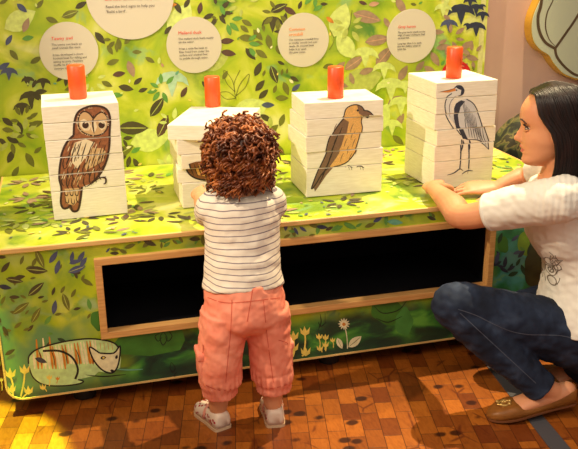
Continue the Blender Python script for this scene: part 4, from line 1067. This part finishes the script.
# little patterned shoes
M_sh = flat('pale shoe canvas', (228, 206, 184), .6); M_shr = flat('red flower print', (176, 44, 48), .6); M_shs = flat('shoe sole', (206, 176, 140), .6)
def kid_shoe(heel, toe, label_side):
    d = (toe-heel).normalized(); sd = V((0, 0, 1)).cross(d); L_ = (toe-heel).length+.018; h0 = heel-d*.010
    bm = bmesh.new(); n = 16; prof = [(0,.012,.030),(.03,.024,.042),(.2,.028,.046),(.4,.028,.045),(.6,.032,.038),(.8,.034,.030),(.93,.026,.022),(1,.010,.012)]
    Q = spline(prof, 3); vs = []
    for t_, w, h in Q:
        c = h0+d*L_*t_; vs.append([bm.verts.new(c+sd*w*math.copysign(abs(math.cos(math.pi*k/n))**.6, math.cos(math.pi*k/n))+V((0, 0, .005+h*math.sin(math.pi*k/n)**.55))) for k in range(n+1)])
    for i in range(len(vs)-1):
        for k in range(n):
            if .15 < Q[i][0] < .42 and 4 < k < n-5: continue
            f = bm.faces.new((vs[i][k], vs[i][k+1], vs[i+1][k+1], vs[i+1][k]))
        bm.faces.new((vs[i][n], vs[i][0], vs[i+1][0], vs[i+1][n]))
    rr = random.Random(4)
    bm.faces.new([vs[0][k] for k in range(n+1)]); bm.faces.new([vs[-1][k] for k in range(n, -1, -1)])
    bmesh.ops.recalc_face_normals(bm, faces=bm.faces)
    from mathutils.bvhtree import BVHTree
    bm.normal_update(); bt = BVHTree.FromBMesh(bm)
    for i in range(90):
        t_ = rr.uniform(.02, 1); a = rr.uniform(0, math.pi)
        c = h0+d*L_*t_+V((0, 0, .012)); dr = (sd*math.cos(a)+V((0, 0, .8*math.sin(a)))).normalized()
        h, nn, _, _ = bt.ray_cast(c+dr*.1, -dr)
        if not h or (c-h).length > .05: continue
        if (.05 < t_ < .45) and h.z > .04: continue
        nn = nn if nn.dot(dr) > 0 else -nn; s1 = nn.orthogonal().normalized(); s2_ = nn.cross(s1)
        r = rr.uniform(.0024, .0048)
        f = bm.faces.new([bm.verts.new(h+nn*.0006+(s1*math.cos(2*math.pi*k/5)+s2_*math.sin(2*math.pi*k/5))*r) for k in range(5)]); f.material_index = 1
    sh = obj('shoe', bm, [M_sh, M_shr], to, True)
    bm = bmesh.new(); rows = []
    for t_, w, h in Q:
        c = h0+d*L_*t_; rows.append([bm.verts.new(c+sd*(w+.002)*s_+V((0, 0, z_-.006 if 0 else z_))) for s_, z_ in ((-1, -.005), (1, -.005), (1, .004), (-1, .004))])
    for i in range(len(rows)-1):
        for k in range(4): bm.faces.new((rows[i][k], rows[i][(k+1) % 4], rows[i+1][(k+1) % 4], rows[i+1][k]))
    bm.faces.new(rows[0]); bm.faces.new(rows[-1][::-1]); obj('sole', bm, M_shs, sh)
    bm = bmesh.new(); c = h0+d*L_*.46
    P = [c+sd*.031*math.cos(math.pi*k/10)+V((0, 0, .012+.042*math.sin(math.pi*k/10))) for k in range(11)]
    sweep(bm, [(p, .006, .002) for p in P], d, 8, 'flat'); obj('strap', bm, flat('pink strap', (226, 150, 130), .6), sh, True)
kid_shoe(fhl-V((0, 0, .003)), ftl-V((0, 0, .001)), 0); kid_shoe(fhr-V((0, 0, .003)), ftr-V((0, 0, .001)), 1)
# curls
bhr = NB('auburn hair', .42)
M_thair = bhr.out(bhr.ramp(bhr.noise(bhr.mapping(), 28, 3), [(.32, (70, 32, 14)), (.5, (118, 58, 26)), (.68, (184, 108, 54))]))
bm = bmesh.new()
ell(bm, TC+V((0, -.012, .006)), (.076, .080, .082))
rr = random.Random(21)
cc = TC+V((0, -.012, .004))
def curl(p0, nrm, dn, ln, rad, turns, thick):
    s1 = orth(dn, nrm); s2_ = dn.cross(s1); N = int(turns*9); ph = rr.uniform(0, 6.28); secs = []
    for k in range(N+1):
        t_ = k/N; a = ph+turns*2*math.pi*t_; r = rad*(.55+.6*math.sin(math.pi*min(1, t_*1.1)))
        p = p0+dn*ln*t_-V((0, 0, 1))*.010*t_*t_+s1*math.cos(a)*r+s2_*math.sin(a)*r
        secs.append((p, thick*(1-.5*t_), thick*(1-.5*t_)))
    sweep(bm, secs, (0.3, 0.2, 1), 5, 'flat')
cnt = 0
while cnt < 820:
    d = V((rr.gauss(0, 1), rr.gauss(0, 1), rr.gauss(0, 1))).normalized()
    if d.y > .45 and d.z < .45: continue     # keep the face clear
    if d.z < -.86: continue
    q_ = rr.uniform(.92, 1.06); p0 = cc+V((d.x*.078, d.y*.080, d.z*.083))*q_
    tang = V((0, 0, -1)); tang = orth(d, tang)
    rnd_t = V((rr.gauss(0, 1), rr.gauss(0, 1), rr.gauss(0, 1)*.6))
    dn = (tang*.9+d*rr.uniform(.1, .75)+rnd_t*.45).normalized()
    if d.z > .5: dn = (V((d.x, d.y, 0))*.8+d*.3+rnd_t*.5).normalized()
    curl(p0, d, dn, rr.uniform(.024, .044), rr.uniform(.0055, .0095), rr.uniform(1.0, 1.8), rr.uniform(.0034, .0060)); cnt += 1
for i in range(150):   # ringlets hanging round the nape
    a = rr.uniform(math.pi*.97, math.pi*2.03); p0 = cc+V((.080*math.cos(a), .080*math.sin(a), rr.uniform(-.062, -.02)))
    curl(p0, V((math.cos(a), math.sin(a), 0)), V((math.cos(a)*.25, math.sin(a)*.25, -1)).normalized(), rr.uniform(.02, .04), rr.uniform(.005, .009), rr.uniform(1.2, 2.2), rr.uniform(.003, .005))
obj('hair', bm, M_thair, to, True)

# ------------------------------------------------------------------ light
def spot(name, loc, tgt, power, angle, col=(1, .78, .5), size=.03, blend=.25):
    ld = bpy.data.lights.new(name, 'SPOT'); ld.energy = power; ld.spot_size = R(angle); ld.spot_blend = blend; ld.color = col; ld.shadow_soft_size = size
    o = bpy.data.objects.new(name, ld); C.objects.link(o); o.location = loc
    o.rotation_euler = (V(tgt)-V(loc)).to_track_quat('-Z', 'Y').to_euler(); return o
spot('track_spot', (1.7, 2.80, 3.2), (.60, 2.40, .4), 640, 66, (1, .80, .48), .02, .3)
spot('track_spot', (-1.5, 1.75, 2.5), (.85, 2.50, .80), 300, 42, (1, .84, .60), .04, .4)
spot('track_spot', (-.50, 2.05, 2.9), (-.50, 2.0, 0), 2600, 17, (.6, 1, .08), .02, .12)
ld = bpy.data.lights.new('front_fill', 'AREA'); ld.energy = 42; ld.size = 1.6; ld.color = (1, .88, .70)  # soft fill added to brighten the dim bench front, not a fixture of the room
o = bpy.data.objects.new('front_fill', ld); C.objects.link(o); o.location = (.1, .2, 2.9)
o.rotation_euler = (V((.6, 2.3, .4))-V(o.location)).to_track_quat('-Z', 'Y').to_euler()
w = bpy.data.worlds.new('world'); scn.world = w; w.use_nodes = True
w.node_tree.nodes['Background'].inputs['Color'].default_value = (1, .86, .72, 1); w.node_tree.nodes['Background'].inputs['Strength'].default_value = .62
scn.view_settings.view_transform = 'Standard'; scn.view_settings.look = 'None'; scn.view_settings.gamma = 1; scn.view_settings.use_curve_mapping = False
scn.view_settings.exposure = -0.17
